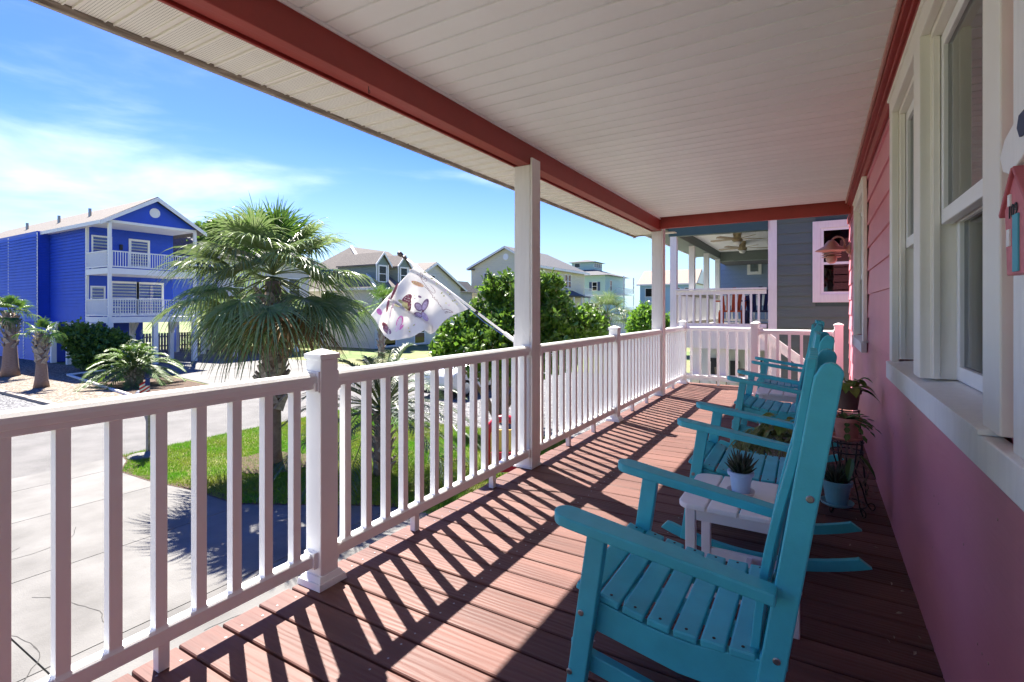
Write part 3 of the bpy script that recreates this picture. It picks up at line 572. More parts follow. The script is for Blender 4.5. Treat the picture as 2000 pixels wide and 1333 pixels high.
# ================================================================ ROCKING CHAIRS (local: Y = 0 is the middle of the chair, X as in the place)
def sx(z): return -.182+.164*(z)          # front edge of the back posts at height z
def make_chair():
    t = thing('rocking_chair', 'x', 'rocking chair', (0, 0, 0), 'turquoise rocking chairs in a row along the porch'); T = 'turquoise'; B = .004
    for s in (-1, 1):
        ya, yb = sorted((s*.236, s*.268))
        MB().prism([(-.612, .065), (-.56, .065), (-.478, .618), (-.530, .626)], 'y', ya, yb).build('front_leg', T, t, bevel=B)
        # back post with a rounded top
        w = .055; top = 1.098; pr = [(sx(.08)-.0, .06), (sx(.08)+w, .06)]+[(sx(top-.03)+w, top-.03)]+[(sx(top)+w/2+w/2*math.cos(a)*.98, top-.03+.034*math.sin(a)) for a in [PI*k/8 for k in range(1, 8)]]+[(sx(top-.03), top-.03)]
        ya, yb = sorted((s*.212, s*.245)); bp = MB().prism(pr, 'y', ya, yb).build('back_post', T, t, bevel=B)
        # rocker
        n = 16; x0, x1, xm = -.715, .19, -.27; lo = []; hi = []
        for k in range(n+1):
            x = x0+(x1-x0)*k/n; z = .004+.42*(x-xm)**2; lo.append((x, z)); hi.append((x+(0.03 if k == 0 else -.05 if k == n else 0), z+(.05 if 0 < k < n else .034)))
        ya, yb = sorted((s*.246, s*.276)) if False else sorted((s*.2465-s*.0, s*.277))
        MB().prism(lo+hi[::-1], 'y', *sorted((s*.205, s*.2355))).build('rocker', T, t, bevel=.003)
        # arm: wide rounded front, narrower behind, sloping down to the back
        yc = s*.262; zz = lambda x: .636-.145*(x+.6)
        pl = [(-.078, yc-.027), (-.078, yc+.027), (-.30, yc+.034), (-.50, yc+.041), (-.575, yc+.043)]+[(-.585-.04*math.sin(a), yc+.043*math.cos(a)) for a in [PI*k/10 for k in range(1, 10)]]+[(-.575, yc-.043), (-.50, yc-.041), (-.30, yc-.034)]
        MB().prism(pl, 'z', 0, .03, fn=lambda x, y, z: (x, y, z+zz(x))).build('arm', T, t, bevel=.005)
        # seat side rail, scooped
        up = [(-.56+.485*k/8, .438-.048*math.sin(PI*.5*min(1, k/5))+(.006*(k-5) if k > 5 else 0)) for k in range(9)]
        MB().prism([(-.56, .35), (-.30, .305), (-.075, .30)]+up[::-1], 'y', *sorted((s*.203, s*.2345))).build('seat_rail', T, t, bevel=.003)
        MB().prism([(-.596, .235), (-.125, .155), (-.118, .20), (-.59, .283)], 'y', *sorted((s*.206, s*.234))).build('side_stretcher', T, t, bevel=.003)
        for x, z, yo in ((-.548, .40, .2683), (-.582, .23, .2683), (sx(.42)+.034, .42, .2453), (sx(.82)+.034, .80, .2453)):
            MB().lathe([(.0085, 0), (.0085, .0015), (.006, .0025)], (x, s*yo, z), n=12, ax=Vector((0, s, 0))).build('bolt', 'screw_metal', t)
    xs_ = [-.545+.0655*k for k in range(8)]; zt = lambda x: .462-.05*math.sin(PI*.5*min(1, max(0, (x+.56)/.32)))+.02*max(0, x+.2)
    for k in range(8):
        xc = xs_[k]; w = .0585; th = math.atan2(zt(xc+.02)-zt(xc-.02), .04) if k else -.42*0+.30; th = -th if k else .34; ins = .002 if k else 0; yw = .236 if k else .234
        m = MB().box(-w/2, w/2, -yw, yw, -.021, 0); c, s_ = math.cos(th), math.sin(th); zc = zt(xc)-(.006 if k == 0 else 0)
        m.v = [(xc+x*c+z*s_, y, zc-x*s_+z*c) for x, y, z in m.v]; sl = m.build('seat_slat', T, t, bevel=.005)
        for yy in (-.218, .218): MB().lathe([(.0042, .0), (.004, .0012)], (xc, yy, zc+.0002), n=8).build('screw_hole', 'black_iron', sl)
    # back slats, gently curved, their middles set back
    for k in range(6):
        yc = -.1775+.071*k; bow = .018*(1-(yc/.2)**2); n = 12; w = .031; pf = []; 
        def X(z): return sx(z)-.020+bow*math.sin(PI*min(1, max(0, (z-.4)/.75)))-.016*math.sin(PI*min(1, max(0, (z-.38)/.5)))
        vs = []; zs = [.36+(1.065-.36)*i/n for i in range(n+1)]
        m = MB(); ring = []
        for z in zs: ring.append((X(z), z, w))
        for a in (.5, .85, 1.15, 1.4): ring.append((X(1.065+.042*math.sin(a)), 1.065+.042*math.sin(a), w*math.cos(a)))
        for x, z, ww in ring: vs += [(x, yc-ww, z), (x, yc+ww, z), (x+.02, yc+ww, z-.001), (x+.02, yc-ww, z-.001)]
        fs = []
        for i in range(len(ring)-1):
            b = i*4; fs += [(b+j, b+(j+1) % 4, b+4+(j+1) % 4, b+4+j) for j in range(4)]
        fs += [(0, 3, 2, 1), tuple(4*(len(ring)-1)+j for j in range(4))]
        m.add(vs, fs).build('back_slat', T, t, bevel=.003)
    for z in (.40, 1.0): MB().box(sx(z)+.022, sx(z)+.045, -.2115, .2115, z-.03, z+.03).build('back_crosspiece', T, t, bevel=.003)
    MB().box(-.592, -.565, -.2355, .2355, .255, .30).build('front_stretcher', T, t, bevel=.003)
    MB().box(-.52, -.498, -.2025, .2025, .345, .42).build('front_apron', T, t, bevel=.003)
    MB().box(-.11, -.088, -.2025, .2025, .16, .205).build('rear_stretcher', T, t, bevel=.003)
    return t
CL = ['turquoise rocking chair nearest the camera, in the right foreground', 'second turquoise rocking chair, just behind the white table with the blue pot', 'third turquoise rocking chair, behind the patterned flower pot', 'farthest turquoise rocking chair, beside the stair railing']
ch = make_chair(); ch.location = (0, 1.55, .002); ch['label'] = CL[0]
for k, y in enumerate((2.93, 4.80, 6.34)): c2 = copy_thing(ch, ((.012, -.01, .008)[k], y, .002), CL[k+1]); c2.rotation_euler = (0, 0, (.02, -.025, .03)[k])

def make_table():
    t = thing('side_table', 'x', 'table', (0, 0, 0), 'small white slatted side tables between the chairs'); m = 'white_poly'; zt = .44
    for k in range(4):
        x0 = -.23+.1165*k; x1 = x0+.109; r = .055; y = .225; P = []
        if k == 0: P = [(x1, -y), (x1, y)]+[(x0+r-r*math.sin(a), y-r+r*math.cos(a)) for a in [PI/2*i/5 for i in range(6)]]+[(x0+r-r*math.cos(a), -y+r-r*math.sin(a)) for a in [PI/2*i/5 for i in range(6)]]
        elif k == 3: P = [(x0, y), (x0, -y)]+[(x1-r+r*math.sin(a), -y+r-r*math.cos(a)) for a in [PI/2*i/5 for i in range(6)]]+[(x1-r+r*math.cos(a), y-r+r*math.sin(a)) for a in [PI/2*i/5 for i in range(6)]]
        else: P = [(x0, -y), (x1, -y), (x1, y), (x0, y)]
        MB().prism(P, 'z', zt-.022, zt).build('tabletop_slat', m, t, bevel=.005)
    for sx_ in (-1, 1):
        for sy in (-1, 1): MB().box(sx_*.185-.02, sx_*.185+.02, sy*.17-.016, sy*.17+.016, 0, zt-.0225).build('leg', m, t, bevel=.004)
    for sy in (-1, 1):
        MB().box(-.164, .164, sy*.17-.012, sy*.17+.012, zt-.075, zt-.023).build('apron', m, t, bevel=.003); MB().box(-.164, .164, sy*.17-.012, sy*.17+.012, .07, .115).build('stretcher', m, t, bevel=.003)
    MB().box(-.012, .012, -.1575, .1575, .075, .11).build('cross_stretcher', m, t, bevel=.003)
    return t
tb = make_table(); tb.location = (-.26, 2.35, 0); tb['label'] = 'white slatted side table carrying the succulent in the light blue pot'
copy_thing(tb, (-.27, 5.55, 0), 'empty white slatted side table between the two farthest rocking chairs')

# ================================================================ POTTED PLANTS
mat('pot_blue', (.42, .62, .86), .3, var=.05, vscale=8); mat('pot_teal', (.16, .42, .50), .35, var=.08, vscale=8); mat('pot_terracotta', (.55, .23, .17), .75, var=.2, vscale=20)
mat('pot_brown', (.13, .07, .055), .5, var=.2, vscale=10); mat('saucer_cream', (.72, .65, .60), .45, var=.08, vscale=20); mat('potting_soil', (.03, .02, .015), .95)
def potmat():
    m = mat('pot_patterned', (.62, .56, .50), .6); n = m.node_tree; b = n.nodes['Principled BSDF']; tcn = [x for x in n.nodes if x.type == 'TEX_COORD'][0]
    v = n.nodes.new('ShaderNodeTexVoronoi'); v.inputs['Scale'].default_value = 17; v.inputs['Randomness'].default_value = .25; n.links.new(tcn.outputs['Object'], v.inputs[0])
    mu = n.nodes.new('ShaderNodeMath'); mu.operation = 'MULTIPLY'; mu.inputs[1].default_value = 34; n.links.new(v.outputs['Distance'], mu.inputs[0]); s = n.nodes.new('ShaderNodeMath'); s.operation = 'SINE'; mu2 = n.nodes.new('ShaderNodeMath'); mu2.operation = 'MULTIPLY'; mu2.inputs[1].default_value = 3; n.links.new(mu.outputs[0], mu2.inputs[0]); n.links.new(mu2.outputs[0], s.inputs[0])
    g = n.nodes.new('ShaderNodeMath'); g.operation = 'GREATER_THAN'; g.inputs[1].default_value = .35; n.links.new(s.outputs[0], g.inputs[0]); mx = n.nodes.new('ShaderNodeMixRGB'); mx.inputs[1].default_value = (.62, .55, .49, 1); mx.inputs[2].default_value = (.13, .09, .07, 1); n.links.new(g.outputs[0], mx.inputs[0]); n.links.new(mx.outputs[0], b.inputs['Base Color'])
potmat()
def pot(name_m, t, c, r0, r1, h, rim=.012, saucer=None):
    MB().lathe([(r0, 0), (r1*.96, h*.8), (r1*.96, h*.8), (r1+rim*.5, h*.8+.001), (r1+rim*.6, h), (r1-.006, h), (r1*.92, h*.82), (.001, h*.8)], c, n=28).build('pot', name_m, t, smooth=False, bevel=.0015)
    MB().lathe([(r1*.93, h*.83), (r1*.5, h*.86), (.001, h*.87)], c, n=20).build('soil', 'potting_soil', t)
    if saucer: MB().lathe([(r0*1.15, -.014), (r0*1.5, -.004), (r0*1.62, .01), (r0*1.55, .01), (r0*1.35, -.004), (.001, -.004)], c, n=28).build('saucer', saucer, t, smooth=True)
def blade(mb, p, d, L, w, droop, n=4, fold=.3, tipcurl=0):
    """one tapering leaf from p along d bending down"""
    p = Vector(p); d = Vector(d).normalized(); s = d.cross(Vector((0, 0, 1)));
    if s.length < .05: s = Vector((1, 0, 0))
    s.normalize(); b = len(mb.v); up = s.cross(d)
    for i in range(n+1):
        t = i/n; q = p+d*(L*t)+Vector((0, 0, -1))*(droop*L*t*t); ww = w*(math.sin(PI*min(.999, .12+.88*t))**.7 if t < 1 else 0)
        mb.v += [tuple(q-s*ww/2+up*ww*fold), tuple(q), tuple(q+s*ww/2+up*ww*fold)]
        if i: a = b+3*(i-1); mb.f += [(a, a+1, a+4, a+3), (a+1, a+2, a+5, a+4)]
def succulent(t, c, n, L, w, seed, mat_='leaf_succulent'):
    random.seed(seed); k = 0
    for i in range(n):
        a = i*2.399+random.uniform(-.2, .2); el = R_(20+62*i/n); m = MB(); l = L*random.uniform(.8, 1.15); d = Vector((math.cos(a)*math.cos(el), math.sin(a)*math.cos(el), math.sin(el)))
        side = d.orthogonal().normalized(); P = [Vector(c)+d*l*u+Vector((0, 0, .25*l*u*u)) for u in (0, .35, .7, 1)]
        m.tube(P, [w*.5, w*.62, w*.4, .0008], 5).build('leaf', mat_, t, smooth=True)
t = thing('potted_succulent', 'dark spiky succulent in a light blue pot on a cream saucer, on the white table', 'potted plant', (-.27, 2.33, .44))
pot('pot_blue', t, (-.275, 2.33, .457), .034, .045, .088, saucer='saucer_cream'); succulent(t, (-.275, 2.33, .53), 46, .08, .012, 4)
# trailing plant in patterned pot on a low iron ring stand
pc = Vector((-.20, 3.86, .19)); ps = thing('plant_stand', 'low black iron ring stand under the patterned flower pot', 'plant stand', (pc.x, pc.y, 0))
ring = lambda c, r, z, n=24: [(c.x+r*math.cos(2*PI*i/n), c.y+r*math.sin(2*PI*i/n), z) for i in range(n+1)]
for z, r in ((.185, .135), (.25, .14)): MB().tube(ring(pc, r, z), .005, 6, cap=False).build('ring', 'black_iron', ps, smooth=True)
for i in range(4): a = PI/4+i*PI/2; MB().tube([(pc.x+.135*math.cos(a), pc.y+.135*math.sin(a), .255), (pc.x+.14*math.cos(a), pc.y+.14*math.sin(a), .1), (pc.x+.17*math.cos(a), pc.y+.17*math.sin(a), .004)], .005, 6).build('leg', 'black_iron', ps, smooth=True)
MB().box(pc.x-.13, pc.x+.13, pc.y-.005, pc.y+.005, .175, .182).box(pc.x-.005, pc.x+.005, pc.y-.13, pc.y+.13, .1755, .1815).build('cross_bar', 'black_iron', ps)
for i in range(10): a = 2*PI*i/10; MB().tube([(pc.x+.139*math.cos(a), pc.y+.139*math.sin(a), .185), (pc.x+.139*math.cos(a), pc.y+.139*math.sin(a), .25)], .003, 5).build('spindle', 'black_iron', ps)
t = thing('trailing_plant', 'trailing green plant spilling out of a patterned stoneware pot behind the chairs', 'potted plant', tuple(pc))
pot('pot_patterned', t, pc, .085, .11, .20); random.seed(9)
for i in range(60):
    a = random.uniform(0, 2*PI); r = random.uniform(.0, .08); p = Vector((pc.x+r*math.cos(a), pc.y+r*math.sin(a), .36)); el = R_(random.uniform(25, 80)); Ls = random.uniform(.15, .34)
    if i % 3 == 0: a = random.uniform(2.2, 4.2); Ls = random.uniform(.26, .44); el = R_(random.uniform(20, 50))
    d = Vector((math.cos(a)*math.cos(el), math.sin(a)*math.cos(el), math.sin(el))); pts = [p+d*Ls*u-Vector((0, 0, 1))*Ls*.9*u**2.2 for u in (0, .25, .5, .75, 1)]
    st = MB().tube(pts, .003, 4).build('stem', 'leaf_trail', t, smooth=True)
    lf = MB()
    for u in [.2+.8*j/7 for j in range(8)]:
        q = p+d*Ls*u-Vector((0, 0, 1))*Ls*.9*u**2.2; aa = random.uniform(0, 2*PI); blade(lf, q, (math.cos(aa), math.sin(aa), random.uniform(-.6, .3)), random.uniform(.04, .08), random.uniform(.015, .026), .8, 3)
    lf.build('leaf_spray', 'leaf_trail', st)
for i in range(9):
    a = random.uniform(0, 2*PI); p = Vector((pc.x+.05*math.cos(a), pc.y+.05*math.sin(a), .42+.012*i)); m = MB(); blade(m, p, (math.cos(a), math.sin(a), .35), .13, .075, .7, 5, .15); m.build('broad_leaf', 'leaf_pothos', t)
# tiered wire stand near the wall
wc = Vector((.155, 3.72, 0)); ws = thing('tiered_plant_stand', 'tall black scrolled wire plant stand against the pink wall', 'plant stand', tuple(wc))
for z, r in ((.42, .085), (.36, .085), (.045, .10)): MB().tube(ring(wc, r, z), .0045, 6, cap=False).build('ring', 'black_iron', ws, smooth=True)
for i in range(5):
    a = 2*PI*i/5+.3; c_a, s_a = math.cos(a), math.sin(a)
    MB().tube([(wc.x+.085*c_a, wc.y+.085*s_a, .43), (wc.x+.07*c_a, wc.y+.07*s_a, .32), (wc.x+.045*c_a, wc.y+.045*s_a, .24), (wc.x+.085*c_a, wc.y+.085*s_a, .13), (wc.x+.105*c_a, wc.y+.105*s_a, .05), (wc.x+.13*c_a, wc.y+.13*s_a, .012)], .0045, 6).build('leg', 'black_iron', ws, smooth=True)
    MB().tube([(wc.x+(.13+.022*math.sin(u))*c_a, wc.y+(.13+.022*math.sin(u))*s_a, .028-.022*math.cos(u)) for u in [.5*j for j in range(10)]], .0038, 6).build('scroll_foot', 'black_iron', ws, smooth=True)
for i in range(4): MB().tube([(wc.x-.07+.045*i, wc.y-.08, .42), (wc.x-.07+.045*i, wc.y+.08, .42)], .003, 5).build('shelf_wire', 'black_iron', ws); MB().tube([(wc.x-.075+.05*i, wc.y-.085, .05), (wc.x-.075+.05*i, wc.y+.085, .05)], .003, 5).build('shelf_wire', 'black_iron', ws)
random.seed(21)
vn = thing('hanging_vine', 'bare dark vine stems hanging through the wire plant stand', 'vine', (wc.x, wc.y, .1))
for i in range(7):
    a = random.uniform(0, 2*PI); pts = [(wc.x+(.06+.05*math.sin(a+j*.7))*math.cos(a+j*.35), wc.y+(.06+.05*math.sin(a+j*.7))*math.sin(a+j*.35), .44-.055*j) for j in range(7)]
    MB().tube(pts, .0035, 5).build('stem', 'trunk_bark', vn, smooth=True)
for i, (dx, dy, dz, L) in enumerate(((.02, -.10, .34, .11), (.06, -.09, .36, .12), (-.03, -.1, .27, .10))):
    m = MB(); blade(m, (wc.x+dx, wc.y+dy, dz), (.6 if i == 1 else -.1, -.3, -.45-i*.2), L, .045, .3, 4, .15); m.build('leaf', 'leaf_dark', vn)
t = thing('terracotta_plant', 'drooping dark jagged plant in a terracotta pot on top of the wire stand', 'potted plant', (wc.x, wc.y, .425))
pot('pot_terracotta', t, (wc.x, wc.y, .445), .056, .073, .12, saucer='pot_terracotta'); random.seed(5)
for i in range(26):
    a = random.uniform(0, 2*PI); a = a if i % 2 else random.uniform(-1.2, .9); m = MB(); L = random.uniform(.10, .2); d = Vector((math.cos(a), math.sin(a), random.uniform(.2, .9)))
    for j in range(5):
        q = Vector((wc.x, wc.y, .55))+d.normalized()*L*j/5-Vector((0, 0, 1))*L*.75*(j/5)**2; blade(m, q, d+Vector((0, 0, -1.4*j/5)), L/4.2, .026, .1, 2, .1)
    m.build('leaf', 'leaf_dark', t)
wb = Vector((.105, 3.92, .42)); t = thing('pothos_plant', 'bright green heart leaved plant in a dark brown pot behind the near chair back', 'potted plant', (wb.x+.07, wb.y+.15, .0))
st2 = thing('stool_stand', 'tall narrow iron stand holding the bright green leafy plant', 'plant stand', (wb.x+.07, wb.y+.15, 0))
pb = Vector((wb.x+.07, wb.y+.15, .56))
for i in range(3): a = 2*PI*i/3; MB().tube([(pb.x+.06*math.cos(a), pb.y+.06*math.sin(a), .555), (pb.x+.10*math.cos(a), pb.y+.10*math.sin(a), .004)], .005, 6).build('leg', 'black_iron', st2)
MB().tube(ring(pb, .065, .552), .005, 6, cap=False).build('ring', 'black_iron', st2)
pot('pot_brown', t, tuple(pb), .055, .072, .13)
random.seed(31)
for i in range(20):
    a = random.uniform(0, 2*PI); el = random.uniform(.1, 1.1); p = pb+Vector((.06*math.cos(a), .06*math.sin(a), .12+.07*random.random())); m = MB(); blade(m, p, (math.cos(a), math.sin(a), el), random.uniform(.08, .13), random.uniform(.055, .08), .8, 5, .12); m.build('leaf', 'leaf_pothos', t)
t = thing('teal_pot_succulent', 'dark spiky succulent in a teal pot and saucer on the porch floor by the wall', 'potted plant', (.115, 3.66, 0))
pot('pot_teal', t, (.10, 3.62, .068), .055, .076, .135, saucer='pot_teal'); succulent(t, (.10, 3.62, .18), 40, .10, .016, 8)

# ================================================================ GARDEN FLAG
fp = thing('flag_pole', 'white slanting flag pole with dark finial fixed to the near porch column', 'flag pole', (-2.03, 3.5, .95))
A0 = Vector((-2.035, 3.5, .955)); A1 = Vector((-3.21, 3.5, 1.685)); dr = (A1-A0).normalized()
MB().tube([A0+dr*.02, A1], .0105, 10).build('pole', 'white_vinyl', fp, smooth=True); MB().tube([A0, A0+dr*.14], .017, 10).box(-2.055, -2.035, 3.47, 3.53, .90, 1.02).build('bracket', 'white_paint', fp)
MB().tube([A1+dr*.0, A1+dr*.02, A1+dr*.025, A1+dr*.05, A1+dr*.055, A1+dr*.08, A1+dr*.1, A1+dr*.115], [.012, .018, .012, .012, .018, .024, .020, .006], 12).build('finial', mat('finial_brown', (.10, .075, .065), .4), fp, smooth=True)
mat('cord_blue', (.08, .14, .45), .6); MB().tube([A0+dr*.16+Vector((0, -.01, -.02)), A0+dr*.38+Vector((0, -.012, -.03)), A0+dr*.60+Vector((0, -.008, -.012))], .003, 5).build('cord', 'cord_blue', fp)
fl = thing('garden_flag', 'white garden flag with butterflies and script lettering blowing from the porch flag pole', 'flag', (-2.9, 3.47, 1.0))
def cp_(cx, cy): return 720+cx/7.014, 490+cy/7.014
def ssm(t): t = min(1, max(0, t)); return t*t*(3-2*t)
def fdepth(cx, cy):
    # distance in Y of the cloth: ripples that grow away from the pole, a soft roll along the lower left
    u = ((cx-660)*710+(cy-180)*620)/(710**2+620**2); hx, hy = 660+710*u, 180+620*u; v = math.hypot(cx-hx, cy-hy)/800
    r = .035*math.sin(9*u+4*v+.6)*ssm(v*1.6)+.022*math.sin(17*u-9*v)*ssm(v*1.3)
    # flap folded forward: side of the line (330,690)-(820,990)
    s = ((cx-330)*300-(cy-690)*490)/math.hypot(490, 300); inside = ssm((-s)/18)*ssm((cx-240)/60)*ssm((880-cx)/60)
    # fold ridge down the upper left
    g = math.exp(-((cx-(300+(cy-600)*-.35))/38)**2)*ssm(v*3)
    hollow = math.exp(-(((cx-600)/230)**2+((cy-690)/170)**2))
    return r-.06*inside-.03*g+.055*hollow
def F(cx, cy, off=0): px, py = cp_(cx, cy); return onY(px, py, 3.488-.05*ssm(math.hypot(cx-1010, cy-490)/900)+fdepth(cx, cy)*.9-off)
hem = [(35, 880), (100, 960), (150, 1060), (210, 1160), (300, 1230), (420, 1218), (560, 1190), (640, 1160), (700, 1122), (770, 1090), (815, 1130), (850, 1142), (900, 1120), (932, 1090)]
edge1 = [(1370, 800), (1280, 835), (1180, 872), (1100, 915), (1040, 962), (980, 1025), (932, 1090)]
def along(P, t):
    Ls = [math.dist(a, b) for a, b in zip(P, P[1:])]; s = t*sum(Ls)
    for (a, b), l in zip(zip(P, P[1:]), Ls):
        if s <= l: return (a[0]+(b[0]-a[0])*s/l, a[1]+(b[1]-a[1])*s/l)
        s -= l
    return P[-1]
nu, nv = 70, 60; m = MB(); e0 = [(660, 180), (35, 880)]; ho = [(660, 180), (1370, 800)]
for j in range(nv+1):
    v = j/nv
    for i in range(nu+1):
        u = i/nu; H, E, a, b = along(ho, u), along(hem, u), along(e0, v), along(edge1, v); P00, P10, P01, P11 = ho[0], ho[1], hem[0], hem[-1]
        c = [(1-v)*H[k]+v*E[k]+(1-u)*a[k]+u*b[k]-((1-u)*(1-v)*P00[k]+u*(1-v)*P10[k]+(1-u)*v*P01[k]+u*v*P11[k]) for k in (0, 1)]
        m.v.append(tuple(F(c[0], c[1])))
m.f = [(j*(nu+1)+i, j*(nu+1)+i+1, (j+1)*(nu+1)+i+1, (j+1)*(nu+1)+i) for j in range(nv) for i in range(nu)]
cloth = m.build('cloth', 'flag_cloth', fl, smooth=True); sdm = cloth.modifiers.new('thickness', 'SOLIDIFY'); sdm.thickness = .0015
for k in range(2): q = [A0+dr*(.44 if k == 0 else 1.36), A0+dr*(.47 if k == 0 else 1.38)]; MB().tube(q, .013, 10).build('flag_ring', 'black_iron', fl)
def patch(poly, name, m_, off=.004):
    """flat print: polygon in flag coordinates, finely split so it follows the cloth"""
    cx = sum(p[0] for p in poly)/len(poly); cy = sum(p[1] for p in poly)/len(poly); mb = MB(); n = len(poly); R = 5
    mb.v = [tuple(F(cx, cy, off))]
    for r in range(1, R+1):
        for p in poly: mb.v.append(tuple(F(cx+(p[0]-cx)*r/R, cy+(p[1]-cy)*r/R, off)))
    for i in range(n): mb.f.append((0, 1+i, 1+(i+1) % n))
    for r in range(R-1):
        for i in range(n): a = 1+r*n+i; b = 1+r*n+(i+1) % n; mb.f.append((a, b, b+n, a+n))
    return mb.build(name, m_, fl)
def ell(cx, cy, a, b, th, n=16, k0=0): return [(cx+a*math.cos(2*PI*i/n)*math.cos(th)-b*math.sin(2*PI*i/n)*math.sin(th), cy+a*math.cos(2*PI*i/n)*math.sin(th)+b*math.sin(2*PI*i/n)*math.cos(th)) for i in range(n)]
for nm, c in (('print_purple', (.20, .12, .22)), ('print_violet', (.42, .33, .48)), ('print_pink', (.70, .16, .42)), ('print_pale_pink', (.80, .52, .66)), ('print_maroon', (.22, .06, .10)), ('print_orange', (.85, .38, .22)), ('print_olive', (.42, .42, .18)), ('print_yellow', (.80, .68, .30)), ('print_ink', (.16, .05, .08))): mat(nm, c, .85, col2=tuple(min(.9, x*1.5+.05) for x in c), vscale=60)
for args, mm in (((772, 745, 92, 42, -1.15), 'print_purple'), ((770, 752, 66, 28, -1.15), 'print_violet'), ((680, 768, 68, 48, .9), 'print_purple'), ((684, 770, 50, 34, .9), 'print_violet'), ((772, 905, 72, 34, 1.0), 'print_violet'), ((680, 880, 62, 36, .35), 'print_purple'), ((684, 882, 44, 24, .35), 'print_violet'), ((735, 850, 14, 50, .5), 'print_ink'),
     ((520, 665, 90, 48, -.75), 'print_maroon'), ((560, 740, 92, 26, 1.62), 'print_maroon'), ((505, 750, 62, 42, .8), 'print_yellow'), ((520, 790, 40, 26, 1.2), 'print_olive'), ((440, 695, 40, 22, .5), 'print_olive'),
     ((425, 975, 88, 44, -1.25), 'print_pink'), ((423, 978, 66, 30, -1.25), 'print_pale_pink'), ((395, 1055, 62, 26, -1.1), 'print_pale_pink'), ((450, 1050, 46, 14, -.9), 'print_pink'), ((145, 835, 50, 34, 1.0), 'print_pink'), ((250, 1085, 76, 40, .8), 'print_purple'), ((225, 1030, 60, 30, .9), 'print_maroon'),
     ((670, 455, 92, 28, .38), 'print_orange'), ((640, 448, 40, 20, .1), 'print_yellow'), ((330, 760, 56, 14, -1.1), 'print_pale_pink'), ((300, 860, 70, 12, -1.45), 'print_pale_pink'), ((390, 745, 44, 22, .4), 'print_yellow'), ((350, 560, 130, 18, -1.15), 'print_maroon'), ((262, 740, 110, 16, -1.4), 'print_maroon'),
     ((700, 632, 26, 14, .4), 'print_purple'), ((632, 655, 9, 8, 0), 'print_purple'), ((628, 618, 8, 6, 0), 'print_olive')): patch(ell(*args), 'print', mm, .004 if 'pale' not in mm and mm != 'print_violet' else .0055)
for (x, y) in ((510, 640), (540, 650), (525, 680), (558, 655), (552, 690), (495, 665), (575, 720), (568, 760), (540, 620)): patch(ell(x, y, 8, 6, .3, 8), 'print_dot', 'white_poly', .006)
for i, (x, y) in enumerate(((865, 380), (930, 455), (950, 440), (1000, 580), (1030, 620), (1060, 720), (1100, 745), (1180, 680), (1150, 690), (1085, 570), (1050, 540), (1110, 600), (770, 295), (1210, 730), (900, 430), (620, 1020), (560, 1110), (545, 1060), (640, 1010))): patch(ell(x, y, 17-3*(i % 3), 9, i*.8, 8), 'print_flower', ('print_olive', 'print_yellow', 'print_pale_pink', 'print_olive')[i % 4], .004)
def stroke(pts, w, m_='print_ink'):
    mb = MB(); q = []
    for a, b in zip(pts, pts[1:]):
        k = max(1, int(math.dist(a, b)/10)); q += [(a[0]+(b[0]-a[0])*i/k, a[1]+(b[1]-a[1])*i/k) for i in range(k)]
    q.append(pts[-1])
    for i, p in enumerate(q):
        a = q[max(0, i-1)]; b = q[min(len(q)-1, i+1)]; l = math.dist(a, b) or 1; nx, ny = -(b[1]-a[1])/l, (b[0]-a[0])/l; ww = w*(.6+.5*math.sin(i*.9)**2)
        mb.v += [tuple(F(p[0]-nx*ww, p[1]-ny*ww, .0045)), tuple(F(p[0]+nx*ww, p[1]+ny*ww, .0045))]
        if i: k = 2*i; mb.f.append((k-2, k-1, k+1, k))
    mb.build('script_lettering', m_, fl)
stroke([(655, 318), (690, 345), (715, 375), (740, 350), (735, 320), (712, 300), (705, 330), (730, 385), (760, 400), (775, 372), (800, 392), (790, 420), (765, 415)], 2.6)
stroke([(715, 375), (740, 420), (770, 462), (800, 500), (850, 560), (895, 585), (915, 570), (900, 535), (872, 500), (850, 478)], 2.4)
stroke([(760, 490), (800, 520), (845, 575), (880, 620), (872, 640), (890, 650), (905, 632), (900, 660), (922, 680), (940, 672), (935, 695), (955, 712), (958, 735), (975, 738), (985, 765), (1005, 775), (1005, 800), (1030, 815), (1060, 800), (1100, 812), (1160, 845), (1120, 848), (1070, 835), (1045, 838), (1050, 858), (1078, 852), (1066, 838)], 2.8)

